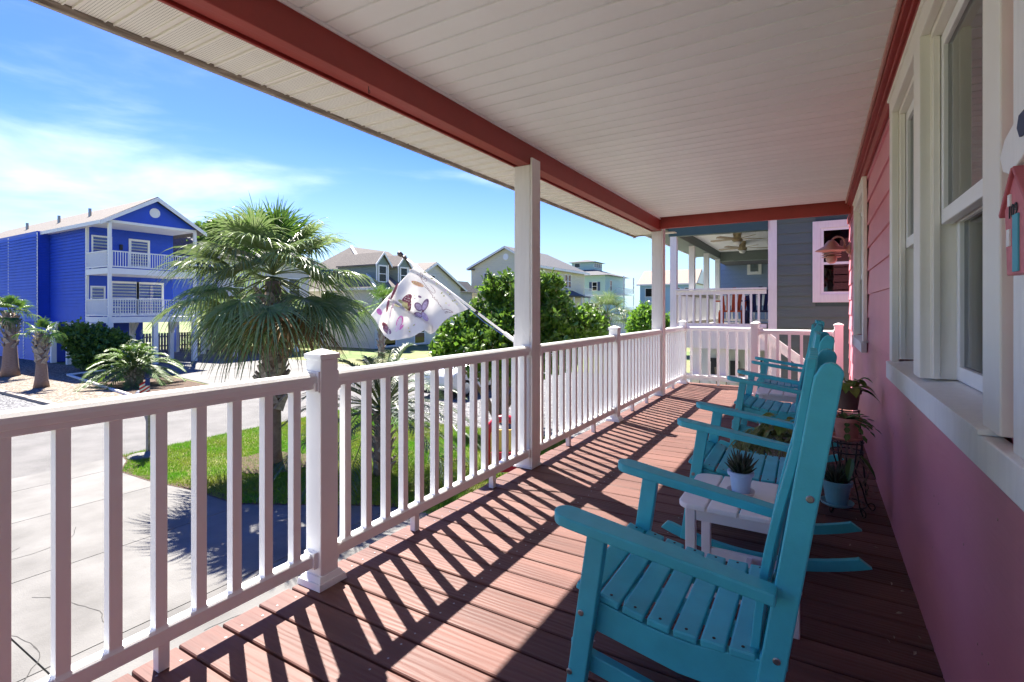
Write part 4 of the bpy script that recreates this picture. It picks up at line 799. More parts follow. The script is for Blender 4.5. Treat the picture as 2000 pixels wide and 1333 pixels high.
# ================================================================ PALMS
def fan_frond(parent, hub0, az, el, pet, rad, nl, droop, m_, seed, width=.032, stiff=1.0, spread=2.0):
    r = random.Random(seed); a = Vector((math.cos(az)*math.cos(el), math.sin(az)*math.cos(el), math.sin(el))); hub0 = Vector(hub0)
    n = 6; P = [hub0+a*pet*u-Vector((0, 0, 1))*pet*.28*u*u*(1 if el > -.3 else .3) for u in [i/n for i in range(n+1)]]
    fr = MB().tube(P, [.022, .018, .015, .013, .012, .01, .008], 4)
    d = (P[-1]-P[-2]).normalized(); s = d.cross(Vector((0, 0, 1))); s.normalize(); up = s.cross(d).normalized(); roll = r.uniform(-.5, .5); s2 = s*math.cos(roll)+up*math.sin(roll); up2 = s2.cross(d)
    mb = MB()
    for i in range(nl):
        th = (i/(nl-1)*2-1)*spread+r.uniform(-.03, .03); L = rad*(.72+.28*math.cos(th*.75))*r.uniform(.86, 1.08); dd = (d*math.cos(th)+s2*math.sin(th)+up2*(.22*math.cos(th)+.10*abs(math.sin(th)))).normalized()
        base = P[-1]+d*(.04*math.cos(th)); w = width*r.uniform(.8, 1.15); dp = droop*r.uniform(.75, 1.5); ns = 6; side = dd.cross(up2).normalized(); k0 = len(mb.v); tw = r.uniform(-.4, .4); kk = r.uniform(.55, .8)
        for j in range(ns+1):
            t = j/ns; bend = max(0, t-.42)/.58; q = base+dd*(L*t*(1-.18*bend*dp))-Vector((0, 0, 1))*(L*dp*(.16*t*t+.62*bend**1.7)); ww = w*(.35+2.4*t if t < .28 else 1.02*(1-(t-.28)/.74)**.75); sd = (side*math.cos(tw*t)+up2*math.sin(tw*t)); f = .35*ww
            mb.v += [tuple(q-sd*ww/2+up2*f), tuple(q), tuple(q+sd*ww/2+up2*f)]
            if j: a_ = k0+3*(j-1); mb.f += [(a_, a_+1, a_+4, a_+3), (a_+1, a_+2, a_+5, a_+4)]
    o = mb.build('frond', m_, parent); fr.build('petiole', 'palm_petiole', o); return o
def boots(parent, base, h0, h1, r0, r1, n, size, name='leaf_base'):
    me = MB(); s = size
    me.add([(-.30*s, -.02, 0), (.30*s, -.02, 0), (.22*s, .03, .55*s), (.09*s, .12, 1.0*s), (-.09*s, .12, 1.0*s), (-.22*s, .03, .55*s), (-.28*s, .05, .0), (.28*s, .05, 0), (.2*s, .075, .5*s), (.08*s, .15, .95*s), (-.08*s, .15, .95*s), (-.2*s, .075, .5*s)],
           [(0, 1, 2, 5), (5, 2, 3, 4), (6, 11, 8, 7), (11, 10, 9, 8), (0, 6, 7, 1), (1, 7, 8, 2), (2, 8, 9, 3), (3, 9, 10, 4), (4, 10, 11, 5), (5, 11, 6, 0)])
    mm = mesh(name, me, 'trunk_boot')
    for i in range(n):
        t = i/n; a = i*2.39996; z = h0+(h1-h0)*t; r = r0+(r1-r0)*t; sgn = 1 if i % 2 else -1
        put(name, mm, (base[0]+(r-.03)*math.cos(a), base[1]+(r-.03)*math.sin(a), z), parent, rot=(random.uniform(-.1, .1), sgn*random.uniform(.25, .5), a-PI/2), scale=(random.uniform(.85, 1.15),)*3)
# big sabal palm on the front lawn
random.seed(12); bp_ = Vector((-10.42, 7.08, GZ)); pal = thing('cabbage_palm', 'big fan palm on the front lawn with drooping leaves and cross hatched trunk', 'palm tree', tuple(bp_))
top = Vector((bp_.x, bp_.y, 1.85)); MB().tube([bp_+Vector((0, 0, -.05)), bp_+Vector((0, 0, .25)), bp_+Vector((0, 0, 1.2)), bp_+Vector((0, 0, 2.2)), top], [.22, .175, .165, .20, .17], 14).build('trunk', 'trunk_bark', pal, smooth=True)
boots(pal, bp_, GZ+1.2, 1.4, .19, .25, 84, .36)
hub = Vector((bp_.x, bp_.y, 1.9)); K = 0; G_ = 2.39996
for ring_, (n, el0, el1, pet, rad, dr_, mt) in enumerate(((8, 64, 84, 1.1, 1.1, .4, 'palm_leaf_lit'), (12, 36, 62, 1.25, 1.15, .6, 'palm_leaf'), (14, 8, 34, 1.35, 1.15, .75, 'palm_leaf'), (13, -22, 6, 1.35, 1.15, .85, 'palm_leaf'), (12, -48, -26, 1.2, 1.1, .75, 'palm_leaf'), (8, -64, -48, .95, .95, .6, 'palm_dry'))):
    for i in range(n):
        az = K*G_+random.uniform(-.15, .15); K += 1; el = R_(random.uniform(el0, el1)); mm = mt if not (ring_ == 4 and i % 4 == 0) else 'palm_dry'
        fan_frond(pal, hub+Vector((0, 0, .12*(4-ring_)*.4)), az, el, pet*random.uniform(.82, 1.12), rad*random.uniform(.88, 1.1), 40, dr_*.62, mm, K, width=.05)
dry = MB()
for i in range(120):
    a = random.uniform(0, 2*PI); blade(dry, (bp_.x+.2*math.cos(a), bp_.y+.2*math.sin(a), random.uniform(1.1, 1.55)), (math.cos(a)*.5, math.sin(a)*.5, -1), random.uniform(.3, .6), .03, .1, 3)
dry.build('dry_skirt', 'palm_dry', pal, kind='stuff')
sheet('palm_mulch_ring', [(bp_.x+.95*math.cos(2*PI*i/24)*(1+.08*math.sin(i*2)), bp_.y+.8*math.sin(2*PI*i/24)*(1+.1*math.sin(i*3))) for i in range(24)], GZ+.03, 'mulch')
# young fan palms across the street
def small_fan(label, loc, h, r, nf, rad, seed, smooth_to=.45, mt='palm_leaf_lit', cat='palm tree', grp='young fan palms in the gravel bed across the street'):
    random.seed(seed); b = Vector(loc); t = thing('fan_palm', label, cat, tuple(b), grp)
    MB().tube([b, b+Vector((0, 0, h*.15)), b+Vector((0, 0, h*.5)), b+Vector((.03, 0, h))], [r*1.35, r*1.1, r*.85, r*.6], 12).build('trunk', 'trunk_smooth', t, smooth=True)
    boots(t, b, b.z+h*smooth_to, b.z+h*.97, r*1.0, r*.9, 34, .30)
    for i in range(nf):
        f = i/nf; fan_frond(t, b+Vector((0, 0, h)), i*G_, R_(85-100*f+random.uniform(-8, 8)), rad*.55*random.uniform(.8, 1.1), rad*.6, 22, .35+.4*f, mt, seed*50+i, width=.05, spread=1.7)
    return t
small_fan('young fan palm at the left edge across the street', onZ(20, 735), 3.25, .30, 14, 1.25, 3)
small_fan('short young fan palm in the pale gravel bed, left of the dark shrub', onZ(81, 757), 2.35, .21, 10, .95, 4)
small_fan('small dark fan palm beyond the leafy shrub, far down the street', at(1186, 683, 44), 3.0, .36, 26, 2.9, 6, .1, 'palm_leaf', 'palm tree', None)
small_fan('slim fan palm partly hidden behind the garden flag', at(745, 700, 33), 3.3, .18, 14, 2.2, 8, .1, 'palm_leaf_lit', 'palm tree', None)
# feather palms
def feather_frond(parent, hub, az, el, L, nl, ll, m_, seed, arch=.75, w=.018):
    r = random.Random(seed); a = Vector((math.cos(az)*math.cos(el), math.sin(az)*math.cos(el), math.sin(el))); n = 12
    P = [Vector(hub)+a*L*u-Vector((0, 0, 1))*L*arch*u**2.1 for u in [i/n for i in range(n+1)]]; rb = MB().tube(P, [.02-.016*i/n for i in range(n+1)], 4)
    mb = MB()
    for i in range(nl):
        u = .18+.82*i/nl; k = u*n; j = min(n-1, int(k)); p = P[j].lerp(P[j+1], k-j); d = (P[j+1]-P[j]).normalized(); s = d.cross(Vector((0, 0, 1)));
        if s.length < .1: s = Vector((math.sin(az), -math.cos(az), 0))
        s.normalize(); up = s.cross(d)
        for sg in (-1, 1):
            le = ll*math.sin(PI*min(.97, .12+.86*u))**.6*r.uniform(.85, 1.1); dd = (d*.75+s*sg*.9+up*.45+Vector((r.uniform(-.1, .1), r.uniform(-.1, .1), r.uniform(-.1, .1)))).normalized(); blade(mb, p, dd, le, w, .35, 3, .2)
    o = mb.build('frond', m_, parent); rb.build('rachis', 'palm_petiole', o)
def feather_palm(label, base, h, nf, L, nl, ll, seed, trunk_r=.2, mt='feather_leaf', w=.018, name='feather_palm'):
    random.seed(seed); b = Vector(base); t = thing(name, label, 'palm tree', tuple(b)); MB().tube([b, b+Vector((0, 0, h*.5)), b+Vector((0, 0, h))], [trunk_r*1.1, trunk_r, trunk_r*.8], 12).build('trunk', 'trunk_bark', t, smooth=True)
    boots(t, b, b.z+.1, b.z+h, trunk_r, trunk_r*.9, 30, .2)
    for i in range(nf):
        f = i/nf; feather_frond(t, b+Vector((0, 0, h)), i*G_+random.uniform(-.2, .2), R_(84-95*f), L*random.uniform(.85, 1.1), nl, ll, mt, seed*100+i, arch=.45+.35*f, w=w)
feather_palm('silvery feather palm on the lawn just outside the railing, right of the big fan palm', (-7.75, 7.75, GZ), 1.3, 38, 2.5, 50, .42, 5, .17)
feather_palm('low bushy feather palm in the mulch bed across the street', onZ(262, 752), .7, 34, 2.3, 30, .55, 6, .32, 'leaf_mid', w=.045)

# ================================================================ BROADLEAF TREES AND SHRUBS
def crown(parent, blobs, n, size, m_, seed, name='crown', flat=.35, kind=None):
    r = np.random.default_rng(seed); B = np.array([b[:3] for b in blobs]); Rr = np.array([b[3] for b in blobs]); pk = r.choice(len(blobs), n, p=(Rr**2)/(Rr**2).sum())
    d = r.normal(size=(n, 3)); d /= np.linalg.norm(d, axis=1)[:, None]; rad = Rr[pk]*(r.random(n)**.38)*(.86+.28*r.random(n)); c = B[pk]+d*rad[:, None]*np.array([1, 1, .9])
    a = r.normal(size=(n, 3)); a += d*.7; a /= np.linalg.norm(a, axis=1)[:, None]; b = np.cross(a, r.normal(size=(n, 3))); b /= np.linalg.norm(b, axis=1)[:, None]; nn = np.cross(a, b)
    s = size*(.6+.8*r.random(n))[:, None]; w = s*.30; v = np.zeros((n, 5, 3)); v[:, 0] = c; v[:, 1] = c+a*s*.45+b*w+nn*s*.06; v[:, 2] = c+a*s-nn*s*.12; v[:, 3] = c+a*s*.45-b*w+nn*s*.06; v[:, 4] = c+a*s*.5-nn*s*.03
    idx = np.arange(n)[:, None]*5; f = np.concatenate([idx+np.array([[0, 1, 4]]), idx+np.array([[1, 2, 4]]), idx+np.array([[2, 3, 4]]), idx+np.array([[3, 0, 4]])], 1).reshape(-1, 3)
    off = WL[parent.name]; v = v.reshape(-1, 3)-np.array(off); k = len(f); me = bpy.data.meshes.new(name); me.vertices.add(len(v)); me.vertices.foreach_set('co', v.ravel()); me.loops.add(3*k); me.loops.foreach_set('vertex_index', f.ravel())
    me.polygons.add(k); me.polygons.foreach_set('loop_start', np.arange(0, 3*k, 3)); me.polygons.foreach_set('loop_total', np.full(k, 3)); me.update(); me.materials.append(M[m_]); o = bpy.data.objects.new(name, me); COL.objects.link(o); o.parent = parent
    return o
def tree(name, label, cat, base, blobs, n, size, m_, seed, limbs=6, tr=.07, group=None, n2=0, m2=None, twigs=0):
    b = Vector(base); t = thing(name, label, cat, tuple(b), group); random.seed(seed); tk = MB(); cz = sum(x[2] for x in blobs)/len(blobs)
    for i in range(limbs):
        q = Vector(blobs[i % len(blobs)][:3]); m1 = b.lerp(q, .45)+Vector((random.uniform(-.1, .1), random.uniform(-.1, .1), .12*(q.z-b.z))); tk.tube([b+Vector((random.uniform(-.06, .06), random.uniform(-.06, .06), 0)), b.lerp(m1, .5), m1, q], [tr, tr*.8, tr*.6, tr*.2], 7)
    bl = []
    for i in range(twigs):
        c = random.choice(blobs); a = random.uniform(0, 2*PI); e = random.uniform(-.1, 1.4); d = Vector((math.cos(a)*math.cos(e), math.sin(a)*math.cos(e), math.sin(e))); s0 = Vector(c[:3])+d*c[3]*.75; ln = c[3]*random.uniform(.25, .75); e0 = s0+d*ln+Vector((0, 0, ln*.3))
        tk.tube([Vector(c[:3]), s0, e0], [tr*.2, tr*.14, tr*.05], 4); bl += [tuple(s0.lerp(e0, u))+(max(.035, c[3]*.13*(1.15-u)),) for u in (.25, .5, .75, 1.0)]
    tk.build('trunk', 'trunk_bark', t, smooth=True)
    if bl: crown(t, bl, int(twigs*26), size*.9, m2 or m_, seed+7, 'twig_leaves')
    crown(t, blobs, n, size, m_, seed)
    if n2: crown(t, blobs, n2, size, m2, seed+1, 'crown_sprays')
    return t
def blobs_px(lst, d0): return [tuple(at(px, py, d0+dd))+(r,) for px, py, dd, r in lst]
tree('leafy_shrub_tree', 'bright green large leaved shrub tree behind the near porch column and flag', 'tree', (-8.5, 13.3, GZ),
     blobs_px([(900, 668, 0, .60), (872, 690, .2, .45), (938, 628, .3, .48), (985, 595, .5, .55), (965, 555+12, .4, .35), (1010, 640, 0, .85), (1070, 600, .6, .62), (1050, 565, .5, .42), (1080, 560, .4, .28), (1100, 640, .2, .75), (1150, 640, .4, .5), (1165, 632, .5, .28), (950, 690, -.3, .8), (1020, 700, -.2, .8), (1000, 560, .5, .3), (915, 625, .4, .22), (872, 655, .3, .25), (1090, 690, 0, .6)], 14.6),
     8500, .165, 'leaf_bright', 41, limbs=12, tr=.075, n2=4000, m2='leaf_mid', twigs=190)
tree('dark_shrub', 'dark green shrub beside the white pilings of the blue house', 'shrub', onZ(185, 722), blobs_px([(170, 668, 0, 1.0), (205, 675, 0, 1.0), (185, 695, 0, .95), (225, 668, .5, .6), (150, 652, 0, .5), (125, 655, 0, .35)], 28.6), 6000, .22, 'leaf_dark', 43, n2=1500, m2='leaf_mid', twigs=50)
tree('round_bush', 'round bright yellow green bush far down the street', 'bush', at(1265, 692, 38), blobs_px([(1262, 632, 0, 1.35), (1245, 645, 0, .8), (1290, 640, .5, 1.0), (1310, 650, .8, .8), (1270, 665, 0, 1.2), (1258, 612, 0, .5)], 38), 9000, .26, 'leaf_bright', 44, twigs=40)
tree('background_tree', 'yellow green tree behind the big fan palm, beside the blue house', 'tree', at(425, 690, 41), blobs_px([(420, 500, 0, 2.0), (400, 470, 0, 1.3), (450, 530, 0, 1.9), (385, 520, 0, 1.2), (470, 480, 1, 1.1), (430, 450, 0, .9)], 41), 11000, .34, 'leaf_mid', 45, tr=.2, twigs=60)
tree('low_hedge_bush', 'green bush beneath the neighbouring deck, seen through the far porch railing', 'bush', (-1.3, 10.5, GZ), [(-1.45, 10.6, -1.2, .38), (-1.1, 10.5, -1.3, .38), (-1.3, 10.4, -.9, .25), (-.8, 10.6, -1.4, .35)], 5000, .07, 'leaf_mid', 46, tr=.03)
tree('yard_tree', 'green tree behind the white gabled houses', 'tree', at(640, 650, 62), blobs_px([(600, 560, 0, 2.6), (650, 560, 0, 2.4), (560, 580, 0, 2.0), (690, 590, 0, 1.8)], 62), 9000, .42, 'leaf_dark', 47, tr=.2)

# ================================================================ HOUSES
def win(parent, face, a0, a1, z0, z1, c, fr=.09, mid=True, grid=False, trim='white_paint', gl='far_glass', blind=False):
    """window on a wall facing +X (face 'x', c = wall X, a = Y) or facing -Y (face 'y', c = wall Y, a = X)"""
    T = (lambda p, q, d0, d1, w0, w1: (c+d0, c+d1, p, q, w0, w1)) if face == 'x' else (lambda p, q, d0, d1, w0, w1: (p, q, c-d1, c-d0, w0, w1))
    f = MB(); f.box(*T(a0-fr, a0, 0, .06, z0-fr, z1+fr)); f.box(*T(a1, a1+fr, 0, .06, z0-fr, z1+fr)); f.box(*T(a0, a1, 0, .06, z1, z1+fr)); f.box(*T(a0, a1, 0, .075, z0-fr, z0))
    if mid: f.box(*T(a0, a1, .012, .045, (z0+z1)/2-.03, (z0+z1)/2+.03))
    if grid: f.box(*T((a0+a1)/2-.015, (a0+a1)/2+.015, .013, .04, z0, (z0+z1)/2-.03)); f.box(*T((a0+a1)/2-.015, (a0+a1)/2+.015, .013, .04, (z0+z1)/2+.03, z1))
    gl = 'clear_glass' if blind else gl; o = f.build('window', trim, parent); MB().box(*T(a0, a1, .014, .02, z0, z1)).build('pane', gl, o); 
    
    if gl in ('far_glass', 'clear_glass'): MB().box(*T(a0, a1, .004, .010, z0, z1)).build('blind', 'blind' if blind else 'room_dark', o)  # where no blind hangs, a dark sheet stands in for the unlit room
    return o
def rail_(parent, p, q, h=.95, sp=.13, post=True, name='balcony_rail', m_='white_paint', th=.035):
    p, q = Vector(p), Vector(q); L = (q-p).length; r = MB().bar(p+Vector((0, 0, h)), q+Vector((0, 0, h)), .09, .06).bar(p+Vector((0, 0, .1)), q+Vector((0, 0, .1)), .05, .07).build(name, m_, parent)
    b = MB(); n = max(2, int(L/sp))
    for i in range(1, n): c = p.lerp(q, i/n); b.box(c.x-th/2, c.x+th/2, c.y-th/2, c.y+th/2, c.z+.136, c.z+h-.031)
    b.build('balusters', m_, parent, kind='stuff'); return r
# ---- blue house
XF = -35.6; Y0, Y1 = 13.61, 18.55; bh = thing('blue_house', 'bright blue beach house on white pilings across the street, with two front balconies', 'house', (XF, 16, GZ)); XR_ = XF-2.95; XB = -62
MB().box(-44.1, XR_, Y0, Y1, .42, 6.5).build('wall', 'blue_siding', bh); MB().box(XB, -44.101, 12.95, Y1, .42, 6.4).build('wall', 'blue_siding', bh); MB().box(XB+.1, -42.6, 13.15, Y1-.1, GZ, .419).build('lower_wall', 'blue_siding', bh)
MB().prism([(Y0-.0, 6.5), (Y1, 6.5), ((Y0+Y1)/2, 8.02)], 'x', XF-.12, XF-.02).build('gable', 'blue_siding', bh); MB().box(XR_+.005, XF-.02, Y0+.02, Y1-.02, 6.35, 6.47).build('balcony_ceiling', 'white_paint', bh)
MB().box(XF-.14, XF+.0, Y0-.02, Y1+.02, 6.36, 6.5).build('front_beam', 'white_paint', bh)
pk = (Y0+Y1)/2; rf = MB(); ov = .5
for yy, s in ((Y0-ov, 1), (Y1+ov, -1)):
    ze = 6.55-.62*ov/1; rf.prism([(yy, ze), (pk, 8.12), (pk, 8.24), (yy, ze+.12)], 'x', XB, XF+.35)
roofo = rf.build('roof', 'shingles', bh)
tr_ = MB()
for yy in (Y0-ov, Y1+ov): ze = 6.55-.62*ov; tr_.prism([(yy, ze-.13), (pk, 7.95), (pk, 8.19), (yy, ze+.10)], 'x', XF+.352, XF+.40)
tr_.box(XB, XF+.35, Y0-ov-.03, Y0-ov-.002, 6.55-.62*ov-.08, 6.55-.62*ov+.13); tr_.build('roof_trim', 'white_paint', bh)
MB().box(XB, XF+.3, Y0-ov, Y0, 6.24, 6.27).build('eave_soffit', 'white_paint', bh)
for x in (-41, -46, -52): MB().tube([(x, pk-1.4, 7.3), (x, pk-1.4, 7.85)], .09, 8).build('roof_vent', 'screw_metal', roofo)
MB().lathe([(.30, 0), (.30, .03), (.22, .03), (.22, .012), (.001, .012)], (XF-.018, pk, 7.25), n=24, ax=Vector((1, 0, 0))).build('gable_vent', 'white_paint', bh)
for x, y0, za, zb in ((XR_-.07, Y0-.02, .42, 6.36), (-44.17, 12.93, .42, 6.3), (-49.5, 12.93, .42, 6.3), (-53.5, 12.93, .42, 6.3)): MB().box(x, x+.16, y0, y0+.018, za, zb).build('corner_trim', 'white_paint', bh)
MB().box(XR_, XR_+.02, Y0, Y0+.14, .42, 6.34).build('corner_trim', 'white_paint', bh)
for z, hh in ((3.67, 1.0), (.77, 1.05)):
    MB().box(XR_+.022, XF+.05, Y0-.03, Y1, z-.34, z).build('balcony_floor', 'white_paint', bh); rail_(bh, (XF, Y0+.1, z), (XF, Y1-.1, z), hh); rail_(bh, (XR_+.08, Y0+.02, z), (XF-.1, Y0+.02, z), hh)
for y in (Y0+.08, Y1-.08):
    MB().box(XF-.08, XF+.08, y-.08, y+.08, -.1, 6.358).build('balcony_post', 'white_paint', bh)
win(bh, 'x', 14.30-.35, 14.85, 3.75, 5.75, XR_, mid=True, blind=True); win(bh, 'x', 16.0, 16.95, 4.1, 5.7, XR_, blind=True, fr=.14); win(bh, 'x', 14.95, 16.3, 1.0, 2.9, XR_, blind=True, fr=.14); win(bh, 'x', 16.45, 17.8, 1.0, 2.9, XR_, blind=True, fr=.14); win(bh, 'x', 13.9, 14.5, 1.0, 2.6, XR_, blind=True)
MB().box(XR_+.001, XR_+.12, 15.35, 15.5, 5.05, 5.4).build('porch_light', 'black_iron', bh)
for x, y in ((XF-.02, Y0+.1), (XF-.02, 16.1), (XF-.02, Y1-.1), (-38.6, Y0-.25), (-40.0, Y0-.35), (-37.2, Y0-.15), (-38.6, 16.1), (-38.6, Y1-.1), (-42.3, Y0-.4)):
    MB().box(x-.13, x+.13, y-.13, y+.13, GZ, .42).build('piling', 'white_paint', bh)
    if x < -38: MB().bar((x, y, -.45), (x+.75, y, .4), .12, .12).build('knee_brace', 'white_paint', bh)
for x in (-45.1, -47.2, -49.4): MB().box(x, x+.13, 13.10, 13.149, GZ, .4).build('corner_trim', 'white_paint', bh)
MB().box(-43, -42.9, 14.6, 18.4, GZ, .4).build('lower_wall', 'blue_siding', bh)
tb_ = MB(); tb_.box(-37.9, -37.2, 14.2, 14.9, 1.35, 1.42); 
for a in (0, .62):
    for b in (0, .62): tb_.box(-37.88+a, -37.82+a, 14.22+b, 14.28+b, .772, 1.348)
tag_ = tb_.build('patio_table', 'white_paint', None, label='small white table on the lower balcony of the blue house', category='table')
def lap(parent, face, a0, a1, z0, z1, c, pitch, m_, dep=.06):
    mb = MB(); k = int((z1-z0)/pitch)
    for i in range(k+1):
        z = z0+i*pitch; zt = min(z+pitch, z1)
        if zt-z < .03: continue
        pr = [(c+.001, z), (c+dep, z), (c+.004, zt), (c+.001, zt)] if face == 'x' else [(c-.001, z), (c-dep, z), (c-.004, zt), (c-.001, zt)]
        mb.prism(pr, 'y' if face == 'x' else 'x', a0, a1)
    return mb.build('lap_siding', m_, parent, kind='stuff')
lap(bh, 'y', -44.0, XR_-.08, .42, 6.22, Y0, .2, 'blue_siding'); lap(bh, 'y', XB, -44.1, .42, 6.22, 12.95, .2, 'blue_siding'); lap(bh, 'y', XB+.1, -42.6, GZ, .40, 13.15, .2, 'blue_siding'); lap(bh, 'x', 12.96, Y0-.035, .42, 6.2, -44.1, .17, 'blue_siding')
lap(bh, 'x', Y0+.15, Y1-.1, .80, 6.3, XR_, .2, 'blue_siding', .02)
# ---- raised white house behind the palm, on pilings
gh = thing('raised_house', 'pale raised house on white pilings behind the big fan palm', 'house', (-38, 25, GZ))
MB().box(-50, -38.2, 21.6, 29.4, .6, 5.2).build('wall', 'ivory_siding', gh); MB().prism([(-51, 5.2), (-37.2, 5.2), (-44, 7.6)], 'y', 21.0, 30).build('roof', 'shingles_grey', gh); MB().box(-38.19, -36.2, 21.4, 29.6, .45, .62).build('deck', 'white_paint', gh); rail_(gh, (-36.3, 21.5, .62), (-36.3, 29.5, .62)); rail_(gh, (-38.1, 21.5, .62), (-36.4, 21.5, .62))
for x in (-36.4, -40.6, -44.5):
    for y in (21.7, 24.2, 26.8, 29.3): MB().box(x-.13, x+.13, y-.13, y+.13, GZ, .449 if x > -38 else .599).build('piling', 'white_paint', gh)
for y in (22.6, 25, 27.4): win(gh, 'x', y, y+1.0, 2.0, 3.8, -38.2)
pf = thing('picket_fence', 'brown picket fence behind the pilings of the raised house', 'fence', (-46, 25, GZ))
for i in range(60): MB().box(-46.0, -45.97, 19.0+.22*i, 19.17+.22*i, GZ, GZ+1.5).build('picket', 'weathered_wood', pf)
MB().box(-46.06, -46.01, 19, 32.2, GZ+.4, GZ+.5).box(-46.06, -46.01, 19, 32.2, GZ+1.15, GZ+1.25).build('fence_rail', 'weathered_wood', pf)
# ---- sage dormer house
dh = thing('dormer_house', 'sage green house with two gabled dormers, partly behind the big palm', 'house', (-33, 36, GZ)); Xd = -33.0; Ya, Yb = 32.1, 40.5
MB().box(-47, Xd, Ya, Yb, GZ, 3.15).build('wall', 'tan_siding', dh); MB().add([(Xd+.5, Ya-.4, 3.1), (-47.5, Ya-.4, 3.1), (-47.5, Yb+.4, 3.1), (Xd+.5, Yb+.4, 3.1), (-40, Ya+3.6, 7.5), (-40, Yb+.4, 7.5)], [(0, 1, 2, 3), (0, 4, 1), (0, 3, 5, 4), (1, 4, 5, 2), (2, 5, 3)]).build('roof', 'shingles', dh)
MB().bar((Xd+.5, Ya-.4, 3.14), (-40, Ya+3.6, 7.54), .25, .1).box(-47.5, Xd+.5, Ya-.45, Ya-.402, 2.93, 3.12).build('roof_trim', 'white_paint', dh)
MB().box(Xd+.5, Xd+.55, Ya-.4, Yb+.4, 2.93, 3.15).build('roof_trim', 'white_paint', dh)
for yc in (33.55, 36.3):
    w = .78; xf = Xd-.55; xb = -38.5; MB().box(xb, xf, yc-w, yc+w, 3.6, 5.3).prism([(yc-w, 5.3), (yc+w, 5.3), (yc, 6.15)], 'x', xb, xf).build('dormer', 'sage_siding', dh)
    MB().prism([(yc-w-.22, 5.12), (yc, 6.28), (yc, 6.40), (yc-w-.22, 5.24)], 'x', xb, xf+.2).prism([(yc+w+.22, 5.12), (yc, 6.28), (yc, 6.40), (yc+w+.22, 5.24)], 'x', xb, xf+.2).build('dormer_roof', 'shingles', dh)
    MB().prism([(yc-w-.24, 5.02), (yc, 6.20), (yc, 6.42), (yc-w-.24, 5.24)], 'x', xf+.202, xf+.25).prism([(yc+w+.24, 5.02), (yc, 6.20), (yc, 6.42), (yc+w+.24, 5.24)], 'x', xf+.202, xf+.25).box(xf+.001, xf+.02, yc-w, yc-w+.14, 3.8, 5.28).box(xf+.001, xf+.02, yc+w-.14, yc+w, 3.8, 5.28).build('dormer_trim', 'white_paint', dh)
    win(dh, 'x', yc-.42, yc+.42, 3.75, 5.1, xf, fr=.12, blind=True)
for y in (32.9, 34.6, 36.6, 38.4): win(dh, 'x', y, y+.9, .6, 2.3, Xd, blind=True)
for y in (33.2, 37.2): win(dh, 'x', y, y+1.4, GZ+.2, GZ+2.2, Xd)
# ---- ivory gabled house
ih = thing('gabled_house', 'pale house with a plain wide gable behind the garden flag', 'house', (-37.8, 46, GZ)); Xi = -37.8
MB().box(-52, Xi, 41, 51, GZ, 3.9).build('wall', 'ivory_siding', ih); MB().prism([(41, 3.9), (51, 3.9), (46, 6.5)], 'x', Xi-.1, Xi).build('gable', 'ivory_siding', ih)
MB().prism([(40.4, 3.58), (46, 6.5), (46, 6.68), (40.4, 3.76)], 'x', -52, Xi+.4).prism([(51.8, 3.5), (46, 6.5), (46, 6.68), (51.8, 3.68)], 'x', -52, Xi+.4).build('roof', 'shingles', ih)
MB().prism([(40.4, 3.45), (46, 6.37), (46, 6.62), (40.4, 3.7)], 'x', Xi+.402, Xi+.46).prism([(51.8, 3.37), (46, 6.37), (46, 6.62), (51.8, 3.62)], 'x', Xi+.402, Xi+.46).build('roof_trim', 'white_paint', ih)
win(ih, 'x', 45.2, 46.0, 4.1, 5.1, Xi); win(ih, 'x', 43, 44, 1.0, 2.6, Xi); win(ih, 'x', 47.5, 48.5, 1, 2.6, Xi)
# ---- low roofed house between the ivory and the cream houses
lh = thing('low_roof_house', 'small house with a low grey roof between the gabled houses', 'house', (-40, 56, GZ)); MB().box(-50, -40, 52.4, 56.6, GZ, 3.6).build('wall', 'ivory_siding', lh); MB().prism([(-50.5, 3.5), (-39.5, 3.5), (-41, 5.0), (-49, 5.0)], 'y', 52.0, 57.0).build('roof', 'shingles_grey', lh); win(lh, 'y', -43, -42, .8, 2.4, 52.4)
# ---- cream house
cr_ = thing('cream_house', 'cream yellow two storey house with a round gable window and dark grey roof', 'house', (-31, 58, GZ)); X1, Yc, X2 = -31.0, 57.8, -41.0; xp = -35.4
MB().box(X2, X1, Yc, 74, GZ, 6.9).build('wall', 'cream_siding', cr_); MB().prism([(X2, 6.901), (X1, 6.901), (xp-.0, 9.35)], 'y', Yc, Yc+.1).build('gable', 'cream_siding', cr_)
MB().prism([(X2-.5, 6.75), (xp, 9.45), (xp, 9.62), (X2-.5, 6.92)], 'y', Yc-.4, 68).prism([(X1+.6, 6.72), (xp, 9.45), (xp, 9.62), (X1+.6, 6.89)], 'y', Yc-.4, 70).build('roof', 'shingles_grey', cr_)
MB().add([(X1+.6, 70.001, 6.89), (xp, 70.001, 9.6), (X2-.5, 70.001, 6.9), (X1+.6, 74.6, 6.8), (X2-.5, 74.6, 6.8)], [(0, 3, 1), (1, 3, 4), (1, 4, 2), (0, 2, 4, 3)]).build('roof_hip', 'shingles_grey', cr_)
MB().prism([(X2-.5, 6.62), (xp, 9.32), (xp, 9.58), (X2-.5, 6.88)], 'y', Yc-.46, Yc-.402).prism([(X1+.6, 6.59), (xp, 9.32), (xp, 9.58), (X1+.6, 6.85)], 'y', Yc-.46, Yc-.402).box(X1+.6, X1+.66, Yc-.4, 74.6, 6.56, 6.86).build('roof_trim', 'white_paint', cr_)
MB().box(X2-.45, X2+.6, Yc-.42, Yc-.02, 6.62, 6.80).build('eave_return', 'shingles_grey', cr_)
MB().lathe([(.42, 0), (.42, .05), (.001, .05)], (xp, Yc-.001, 8.2), n=24, ax=Vector((0, -1, 0))).build('round_vent', 'white_paint', cr_)
